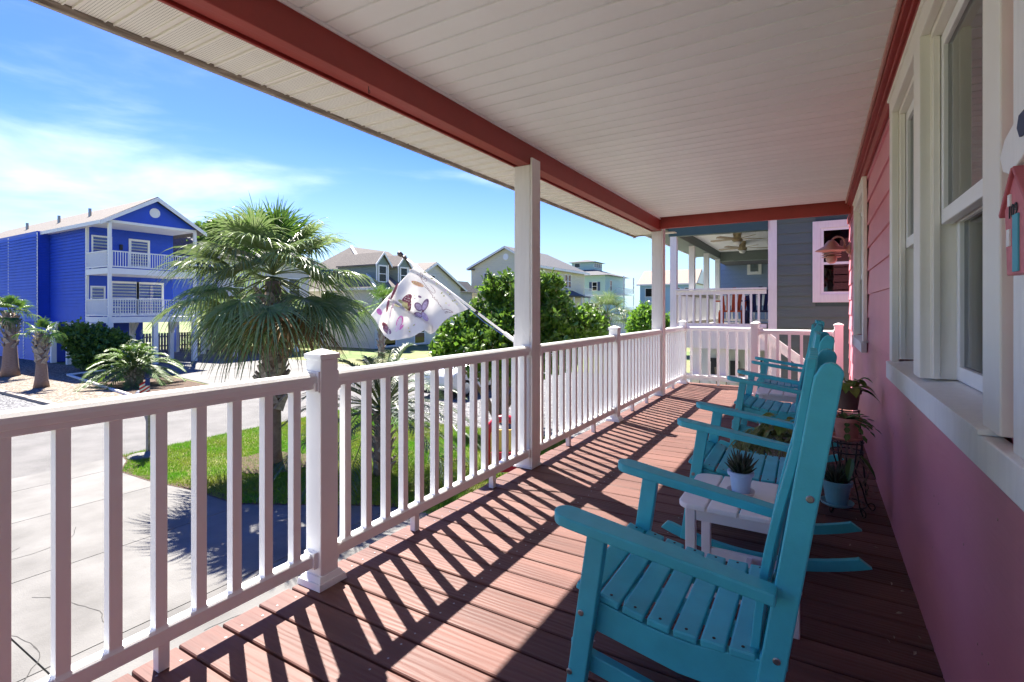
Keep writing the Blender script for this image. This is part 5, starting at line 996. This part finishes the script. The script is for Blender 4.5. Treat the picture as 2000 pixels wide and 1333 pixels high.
for x0 in (-38.8, -35.9, -33.2): win(cr_, 'y', x0, x0+.85, 4.7, 6.1, Yc, grid=True)
for x0 in (-38.5, -35.2): win(cr_, 'y', x0, x0+.85, 1.6, 3.1, Yc, grid=True)
win(cr_, 'x', 59.9, 60.5, 5.0, 6.3, X1); win(cr_, 'x', 66.8, 67.6, 4.4, 6.2, X1, gl='far_glass'); win(cr_, 'x', 67.9, 68.7, 4.4, 6.2, X1)
MB().box(X1+.001, X1+1.6, 63.5, 72.5, 3.0, 3.16).prism([(X1+.001, 3.16), (X1+1.9, 3.16), (X1+.001, 4.0)], 'y', 63.2, 69.5).build('porch_roof', 'shingles_grey', cr_)
for y in (63.7, 66.5, 69.3, 72.3): MB().box(X1+1.4, X1+1.6, y-.1, y+.1, GZ, 2.999).build('porch_post', 'white_paint', cr_)
MB().box(X1+.001, X1+1.6, 70.4, 73.4, 3.18, 3.4).build('porch_deck', 'white_paint', cr_); rail_(cr_, (X1+1.5, 70.4, 3.4), (X1+1.5, 73.4, 3.4), sp=.2)
# ---- mint house
mh = thing('mint_house', 'mint green beach house with a roof lookout and stacked side balconies', 'house', (-31, 84, GZ)); Ym = 83.0
MB().box(-44, -31, Ym, 93.5, .2, 7.1).build('wall', 'mint_siding', mh); MB().box(-43.5, -31.4, Ym+.3, 93, GZ, .199).build('lower_wall', 'white_paint', mh); MB().box(-44.05, -30.95, Ym-.04, 93.54, 3.55, 3.75).build('band', 'white_paint', mh)
MB().add([(-44.8, Ym-.8, 7.1), (-30.2, Ym-.8, 7.1), (-30.2, 94.3, 7.1), (-44.8, 94.3, 7.1), (-39.5, Ym+4, 8.5), (-34.8, Ym+4, 8.5), (-34.8, 90, 8.5), (-39.5, 90, 8.5)], [(0, 3, 2, 1), (4, 5, 6, 7), (0, 1, 5, 4), (1, 2, 6, 5), (2, 3, 7, 6), (3, 0, 4, 7)]).build('roof', 'shingles_grey', mh)
MB().box(-38.8, -34.6, Ym+3.6, Ym+8, 8.2, 9.8).build('lookout', 'mint_siding', mh); MB().add([(-39.4, Ym+3, 9.8), (-34, Ym+3, 9.8), (-34, Ym+8.6, 9.8), (-39.4, Ym+8.6, 9.8), (-36.7, Ym+5.8, 10.5)], [(0, 3, 2, 1), (0, 1, 4), (1, 2, 4), (2, 3, 4), (3, 0, 4)]).build('lookout_roof', 'shingles_grey', mh)
for i in range(4): win(mh, 'x', Ym+4.0+1.0*i, Ym+4.7+1.0*i, 8.9, 9.6, -34.6, fr=.06, mid=False)
win(mh, 'y', -38.2, -37.2, 8.9, 9.6, Ym+3.6, fr=.06, mid=False)
for x0, z0 in ((-33.3, 4.5), (-34.0, .9), (-32.9, .9), (-36.6, 4.5)):
    win(mh, 'y', x0, x0+.8, z0, z0+1.4, Ym)
for x0, z0 in ((-33.3, 4.5), (-34.0, .9), (-36.6, 4.5)):
    MB().box(x0-.6, x0-.12, Ym-.05, Ym-.002, z0-.05, z0+1.45).build('shutter', 'shutter_blue', mh); x1 = x0+.8+(1.1 if z0 < 2 else 0); MB().box(x1+.12, x1+.6, Ym-.05, Ym-.002, z0-.05, z0+1.45).build('shutter', 'shutter_blue', mh)
win(mh, 'x', 85.4, 86.1, 4.5, 6.2, -31); win(mh, 'x', 88, 88.8, .9, 2.4, -31)
for z in (4.0, .7): MB().box(-31+.001, -29.2, 87.5, 93.5, z-.25, z).build('balcony_floor', 'white_paint', mh); rail_(mh, (-29.3, 87.6, z), (-29.3, 93.4, z), sp=.25); rail_(mh, (-30.9, 87.6, z), (-29.4, 87.6, z), sp=.25)
for y in (87.7, 93.3): MB().box(-29.4, -29.2, y-.1, y+.1, GZ, 7.1).build('balcony_post', 'white_paint', mh)
MB().bar((-28.2, 87, GZ), (-29.3, 90.5, .6), 1.0, .25).build('stair', 'white_paint', mh)
# ---- pale blue house straight down the street
fh = thing('pale_blue_house', 'pale blue beach house with a tan roof at the end of the street', 'house', (-22, 90, GZ)); Yf = 90.0; xa, xb_ = onY(1250, 560, Yf).x, onY(1357, 560, Yf).x
MB().box(xa, xb_, Yf, Yf+9, GZ, 5.7).build('wall', 'skyblue_siding', fh); MB().prism([(Yf-.4, 5.6), (Yf+9.4, 5.6), (Yf+4.5, 8.35), (Yf+4.3, 8.35)], 'x', xa-.5, xb_+.35).build('roof', 'shingles_tan', fh)
MB().prism([(Yf, 5.7), (Yf+9, 5.7), (Yf+4.5, 8.2)], 'x', xb_+.352, xb_+.40).box(xb_+.001, xb_+.05, Yf, Yf+9, GZ, 5.6).build('side_wall', 'white_paint', fh)
MB().box(xa-.5, xb_+.35, Yf-.46, Yf-.402, 5.45, 5.68).build('roof_trim', 'white_paint', fh)
for k, z in enumerate((2.6, -.4)):
    for x in (xa+1.0, xa+2.9, xa+5.6, xb_-1.6): win(fh, 'y', x, x+1.3, z+.9, z+2.3, Yf, fr=.08, mid=False)
    MB().box(xa+.9, xa+2.4, Yf-.5, Yf-.002, z-.15, z).build('balcony_floor', 'white_paint', fh); rail_(fh, (xa+.9, Yf-.45, z), (xa+2.4, Yf-.45, z), .85, .2)
wf = thing('white_fence', 'white board fence beside the mint house at the end of the street', 'fence', (-22, 66, GZ))
for i in range(26): MB().box(-26.5+.42*i, -26.1+.42*i, 70.0, 70.05, GZ, GZ+1.5).build('fence_board', 'white_paint', wf)
# ---- slate house behind the teal porch
sh_ = thing('slate_house', 'slate blue house wall with white framed windows seen beneath the neighbouring porch roof', 'house', (-2, 25, GZ)); Ys = 25.0; x0 = onY(1403, 560, Ys).x
MB().box(x0, x0+14, Ys, Ys+10, GZ, 6.6).build('wall', 'slate_siding', sh_); MB().box(x0-.05, x0+14, Ys-.04, Ys-.001, 1.4, 1.75).build('band', 'white_paint', sh_)
a, b = onY(1461, 514, Ys), onY(1486, 540, Ys); win(sh_, 'y', a.x+.1, b.x-.1, 2.9, 4.5, Ys, fr=.13, mid=False, blind=True); win(sh_, 'y', b.x+.75, b.x+1.6, 3.1, 4.5, Ys, fr=.13, mid=False, blind=True)
MB().box(x0+2.6, x0+2.75, Ys-.03, Ys-.002, 1.75, 3.9).build('corner_trim', 'white_paint', sh_); MB().prism([(x0-.5, 6.6), (x0+14.5, 6.6), (x0+7, 9.4)], 'y', Ys-.5, Ys+10.5).build('roof', 'shingles_grey', sh_)
# ================================================================ TEAL NEIGHBOUR HOUSE
nh = thing('teal_house', 'dark teal lap sided neighbouring house with a covered porch and white railing', 'house', (-.85, 12, GZ)); Yn = 11.8; xw = -.80; xp_ = -2.78; zf = .80
for k in range(24):
    z = -.42+.212*k
    if z > 4.4: break
    a, b = onY(1587, 437, Yn), onY(1655, 590, Yn); segs = [(xw+.0, 8.0)]; 
    if z+.212 > 1.45 and z < 2.98: segs = [(xw, -.03), (.83, 8.0)]
    for s0, s1 in segs: MB().prism([(Yn+.0, z+.004), (Yn+.012, z+.004), (Yn+.026, z+.218), (Yn+.020, z+.218)], 'x', s0, s1).build('siding_board', 'teal_siding', nh)
MB().box(xw, 8, Yn+.03, Yn+14, GZ, 6.2).build('wall_core', 'teal_trim', nh); MB().box(xw-.07, xw+.09, Yn-.02, Yn-.001, GZ, 4.3).box(xw-.07, xw-.001, Yn, Yn+.14, GZ, 4.3).build('corner_trim', 'white_paint', nh)
MB().box(xw+.1, 8, Yn+.004, Yn+.028, GZ, -.43).build('foundation_wall', mat('khaki_wall', (.30, .29, .22), .8, var=.1), nh)
DX=-.30
wn = thing_part('window', nh, (.69, Yn, 2.2)); f = MB(); e = .14; f.box(.22, .22+e, Yn-.03, Yn+.03, 1.42, 3.02).box(1.04, 1.04+e, Yn-.03, Yn+.03, 1.42, 3.02).box(.36, 1.04, Yn-.03, Yn+.03, 2.88, 3.02).box(.36, 1.04, Yn-.035, Yn+.03, 1.42, 1.58); f.v = [(x-.30, y, z-.06) for x, y, z in f.v]; f.build('frame', 'white_paint', wn, bevel=.004)
def shf(m): m.v = [(x-.30, y, z-.06) for x, y, z in m.v]; return m
shf(MB().box(.362, .41, Yn-.012, Yn+.02, 1.582, 2.878).box(.99, 1.038, Yn-.012, Yn+.02, 1.582, 2.878).box(.411, .989, Yn-.012, Yn+.02, 2.83, 2.878).box(.411, .989, Yn-.012, Yn+.02, 1.582, 1.63).box(.411, .989, Yn-.012, Yn+.02, 2.16, 2.21)).build('sash', 'white_vinyl', wn); shf(MB().box(.41, .99, Yn+.0, Yn+.004, 1.63, 2.83)).build('pane', 'far_glass', wn); shf(MB().box(.41, .99, Yn+.006, Yn+.01, 2.2, 2.83)).build('blind', 'blind', wn); shf(MB().box(.41, .99, Yn+.012, Yn+.016, 1.63, 2.2)).build('dark_room', 'room_dark', wn)
# porch
MB().box(xp_-.1, xw-.071, Yn-.08, Yn+.1, 2.86, 3.22).build('front_beam', 'teal_trim', nh, bevel=.004); MB().box(xp_-.12, xp_+.08, Yn+.101, Yn+6.1, 2.86, 3.22).build('side_beam', 'sage_trim', nh); MB().box(xp_+.081, xw, Yn+5.9, Yn+6.1, 2.78, 3.22).build('rear_beam', 'sage_trim', nh)
MB().box(xp_+.05, xw, Yn+.101, Yn+5.9, 3.08, 3.12).build('porch_ceiling', 'ceiling_vinyl', nh); MB().box(xp_-.75, xp_-.121, Yn-.3, Yn+6.4, 3.0, 3.03).build('eave_soffit', 'sage_trim', nh); MB().box(xp_-.78, xp_-.751, Yn-.3, Yn+6.4, 2.98, 3.2).build('fascia', 'white_paint', nh)
MB().prism([(xp_-.8, 3.22), (8.5, 3.22), (8.5, 6), (3, 6.3)], 'y', Yn-.3, Yn+14).build('roof', 'shingles_grey', nh); MB().box(xp_-.1, 8, Yn-.06, Yn-.0, 3.23, 4.4).build('gable_panel', 'teal_trim', nh)
for y in (Yn, 13.75, 15.75, 17.7): MB().box(xp_-.07, xp_+.07, y-.06, y+.08, zf+.001, 2.859).build('porch_post', 'white_paint', nh)
MB().box(xp_-.12, xw-.08, Yn-.1, Yn+6.1, zf-.08, zf).build('deck_floor', 'weathered_wood', nh); MB().box(xp_-.14, xw-.08, Yn-.13, Yn-.101, zf-.42, zf+.01).box(xp_-.15, xp_-.122, Yn-.1, Yn+6.1, zf-.42, zf+.01).build('deck_fascia', 'white_paint', nh)
def brail(p, q, h, sp, lab):
    p, q = Vector(p), Vector(q); MB().bar(p+Vector((0, 0, h)), q+Vector((0, 0, h)), .12, .035).bar(p+Vector((0, 0, h-.07)), q+Vector((0, 0, h-.07)), .04, .09).build('rail_cap', 'white_paint', nh); n = int((q-p).length/sp)
    MB().bar(p+Vector((0, 0, .08)), q+Vector((0, 0, .08)), .04, .08).build('rail_bottom', 'white_paint', nh)
    for i in range(1, n): c = p.lerp(q, i/n); MB().box(c.x-.02, c.x+.02, c.y-.02, c.y+.02, c.z+.121, c.z+h-.116).build('baluster', 'white_paint', nh)
brail((xp_, Yn-.02, zf), (xw-.1, Yn-.02, zf), .86, .14, ''); brail((xp_, Yn+.1, zf), (xp_, Yn+5.9, zf), .86, .14, ''); brail((xp_+.1, Yn+5.98, zf), (xw-.1, Yn+5.98, zf), .86, .16, '')
# lower level of the neighbour: piers, rails, dark openings
for x in (-2.85, -2.3, -1.75, -1.2): MB().box(x-.07, x+.07, Yn-.05, Yn+.09, GZ, zf-.421).build('pier', 'white_paint', nh)
for z in (-.25, -1.05, -1.75): MB().box(xp_-.1, xw-.1, Yn-.12, Yn-.06, z-.07, z+.07).build('cross_board', 'white_paint', nh)
for i in range(9): MB().box(-2.82+.22*i, -2.76+.22*i, Yn+1.9, Yn+1.95, GZ+.1, -.1).build('lattice_slat', 'white_paint', nh)
MB().box(xp_, xw-.1, Yn+3.0, Yn+3.05, GZ, zf-.43).build('lower_wall', 'white_paint', nh)
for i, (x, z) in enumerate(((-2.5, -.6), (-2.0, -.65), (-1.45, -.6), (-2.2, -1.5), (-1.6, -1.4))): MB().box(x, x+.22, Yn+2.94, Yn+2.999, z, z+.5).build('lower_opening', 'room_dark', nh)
for i in range(3): MB().prism([(-2.55+.5*i, -.12), (-2.35+.5*i, -.12), (-2.43+.5*i, -.62), (-2.5+.5*i, -.62)], 'y', Yn+.8, Yn+.88).build('bracket', 'weathered_wood', nh)
# ceiling fans on the neighbouring porch
def fan(label, x, y):
    t = thing('ceiling_fan', label, 'ceiling fan', (x, y, 3.0), 'fans on the neighbouring porch ceiling'); fm = 'fan_tan'
    MB().lathe([(.09, 0), (.10, -.05), (.085, -.11), (.085, -.16), (.11, -.17), (.12, -.22), (.07, -.25)], (x, y, 3.078), n=18).build('motor', fm, t, smooth=True); MB().lathe([(.09, 0), (.085, -.04), (.05, -.07), (.001, -.08)], (x, y, 2.828), n=16).build('light_bowl', 'white_poly', t, smooth=True)
    for i in range(5): a = 2*PI*i/5+.35; m = MB(); m.prism([(.1, -.03), (.2, -.06), (.62, -.07), (.66, 0), (.62, .07), (.2, .06), (.1, .03)], 'z', -.004, .004); c, s_ = math.cos(a), math.sin(a); m.v = [(x+u*c-v*s_, y+u*s_+v*c, 2.90+w+v*.18) for u, v, w in m.v]; m.build('blade', fm, t)
mat('fan_tan', (.36, .29, .17), .4, var=.1); fan('nearer tan ceiling fan on the neighbouring porch', onY(1440, 500, 13.2).x, 13.2); fan('farther tan ceiling fan on the neighbouring porch', onY(1450, 500, 15.2).x, 15.2)
# lounge chairs on the neighbour's deck
def deckchair(label, x, y, m_):
    t = thing('deck_chair', label, 'chair', (x, y, zf))
    MB().box(x-.25, x+.25, y-.25, y+.25, zf+.36, zf+.40).build('seat', m_, t)
    for i in range(5): xx = x-.22+.11*i; hgt = .95-.12*abs(i-2)**1.5*.6; MB().bar((xx, y+.2, zf+.40), (xx+(i-2)*.03, y+.42, zf+hgt), .08, .02, (0, 1, 0)).build('back_slat', m_, t)
    for dx in (-.24, .24):
        for dy in (-.22, .22): MB().box(x+dx-.025, x+dx+.025, y+dy-.025, y+dy+.025, zf, zf+.359).build('leg', m_, t)
        MB().box(x+dx*1.15-.05, x+dx*1.15+.05, y-.32, y+.25, zf+.60, zf+.63).build('arm', m_, t)
mat('chair_orange', (.62, .09, .02), .5); mat('chair_navy', (.03, .025, .08), .5); deckchair('orange slatted chair on the neighbouring deck', -1.72, 13.0, 'chair_orange'); deckchair('dark navy slatted chair on the neighbouring deck', -1.13, 12.75, 'chair_navy')

# ================================================================ LAWN AND STREET THINGS
t = thing('mailbox_post', 'weathered wooden mailbox post with bracket at the edge of the lawn', 'mailbox', (-13.78, 6.1, GZ)); mx_, my_ = -13.78, 6.1
MB().box(mx_-.05, mx_+.05, my_-.05, my_+.05, GZ, -1.05).build('post', 'weathered_wood', t); MB().box(mx_-.5, mx_+.10, my_-.055, my_+.055, -1.049, -.98).build('arm', 'weathered_wood', t); MB().bar((mx_-.05, my_, -1.45), (mx_-.35, my_, -1.06), .07, .07).build('brace', 'weathered_wood', t)
MB().prism([(my_-.09, -.98), (my_+.09, -.98), (my_+.09, -.85)]+[(my_+.09*math.cos(a), -.85+.09*math.sin(a)) for a in [PI*k/8 for k in range(1, 8)]]+[(my_-.09, -.85)], 'x', mx_-.5, mx_+.02).build('mailbox', mat('mailbox_grey', (.25, .25, .25), .5), t)
fg = thing('small_flag', 'tiny striped red, white and blue flag on the mailbox post', 'flag', (mx_, my_, -.9)); pz = -.55; MB().tube([(mx_+.03, my_, -.98), (mx_+.03, my_, -.40)], .006, 6).build('stick', 'weathered_wood', fg)
cn = MB(); mat('flag_red', (.55, .03, .04), .8); mat('flag_navy', (.03, .05, .2), .8)
for i in range(7):
    z0 = -.74+.045*i; MB().add([(mx_+.03, my_+.0, z0), (mx_+.03-.02, my_-.12-.02*i*0, z0-.08), (mx_+.03, my_-.22, z0-.12), (mx_+.03, my_-.22, z0-.075), (mx_+.01, my_-.12, z0-.035), (mx_+.03, my_, z0+.045)], [(0, 1, 4, 5), (1, 2, 3, 4)]).build('stripe', 'flag_red' if i % 2 == 0 else 'white_paint', fg)
MB().box(mx_+.034, mx_+.038, my_-.10, my_, -.60, -.42).build('canton', 'flag_navy', fg)
t = MB().lathe([(.33, 0), (.33, .03), (.30, .045), (.001, .05)], (-13.45, 5.85, GZ), n=20).build('utility_cover', 'concrete', None, label='pale round concrete utility cover in the grass beside the mailbox post', category='cover')
# red and yellow ring-shaped thing on the lawn
rc = onZ(985, 935); t = thing('ride_on_toy', 'rounded red plastic toy with a yellow panel standing on the lawn behind the railing', 'toy', tuple(rc)); mat('toy_red', (.50, .025, .05), .35, var=.1); mat('toy_yellow', (.72, .48, .10), .4, var=.1); u = Vector((.62, .62*-.0+.5, 0)).normalized(); u = Vector((RT[0], RT[1], 0))
def tp(a, z): return rc+u*a+Vector((0, 0, z))
MB().tube([tp(-.36, .12)]+[tp(-.36*math.cos(x), .80+.42*math.sin(x)) for x in [PI*k/12 for k in range(13)]]+[tp(.36, .12)], .075, 10).build('arch', 'toy_red', t, smooth=True)
w_ = Vector((FW[0], FW[1], 0)); pm = MB(); p0, p1 = tp(-.28, .55), tp(.28, .55); pm.bar(tp(-.28, .78), tp(.28, .78), .05, .42).build('panel', 'toy_yellow', t, bevel=.01); MB().bar(tp(-.28, .33), tp(.28, .33), .06, .40).build('lower_panel', 'toy_red', t, bevel=.01)
for s in (-.3, .3): MB().lathe([(.001, -.05), (.12, -.05), (.13, 0), (.12, .05), (.001, .05)], tp(s, .13), n=16, ax=u).build('wheel', 'black_iron', t)
# parked white car behind the shrub tree
car = thing('parked_car', 'white car parked on the grey gravel beyond the lawn, mostly hidden by the shrub', 'car', (-12.7, 17.9, GZ)); mat('car_white', (.78, .79, .80), .25, coat=.6); mat('tyre', (.012, .012, .012), .8); mat('rim', (.55, .56, .58), .3, metal=.8)
prof = [(15.45, -1.75), (15.40, -1.35), (15.55, -1.18), (16.5, -1.08), (17.2, -.68), (17.6, -.55), (19.2, -.56), (19.85, -.95), (20.0, -1.2), (20.0, -1.75), (19.6, -1.95), (15.7, -1.95)]
MB().prism(prof, 'x', -13.5, -11.75).build('body', 'car_white', car, bevel=.07)
MB().prism([(16.75, -1.05), (17.3, -.70), (18.2, -.62), (18.2, -1.05)], 'x', -13.504, -11.742).prism([(18.3, -1.05), (18.3, -.62), (19.1, -.63), (19.6, -1.0)], 'x', -13.504, -11.742).build('side_window', 'far_glass', car); MB().box(-13.4, -11.85, 15.5, 19.9, -2.05, -1.951).build('underbody', 'tyre', car)
for y in (16.25, 19.05):
    for x in (-13.42, -11.85): wl = MB().lathe([(.2, -.1), (.33, -.1), (.345, -.05), (.345, .05), (.33, .1), (.2, .1)], (x, y, GZ+.345), n=24, ax=Vector((1, 0, 0))).build('wheel', 'tyre', car); m = MB().lathe([(.05, .09), (.06, .11), (.001, .115)], (x, y, GZ+.345), n=12, ax=Vector((1, 0, 0))).lathe([(.20, .06), (.225, .10), (.20, .105)], (x, y, GZ+.345), n=24, ax=Vector((1, 0, 0))); [m.bar(Vector((x+.1, y, GZ+.345)), Vector((x+.1, y+.2*math.cos(a), GZ+.345+.2*math.sin(a))), .035, .02, (1, 0, 0)) for a in [2*PI*k/5 for k in range(5)]]; m.build('rim', 'rim', wl)
for x in (-13.2, -12.1): MB().box(x, x+.3, 15.39, 15.42, -1.45, -1.3).build('headlight', 'white_poly', car)
print('objects', len(bpy.data.objects), 'tris', sum(len(m.polygons) for m in bpy.data.meshes))
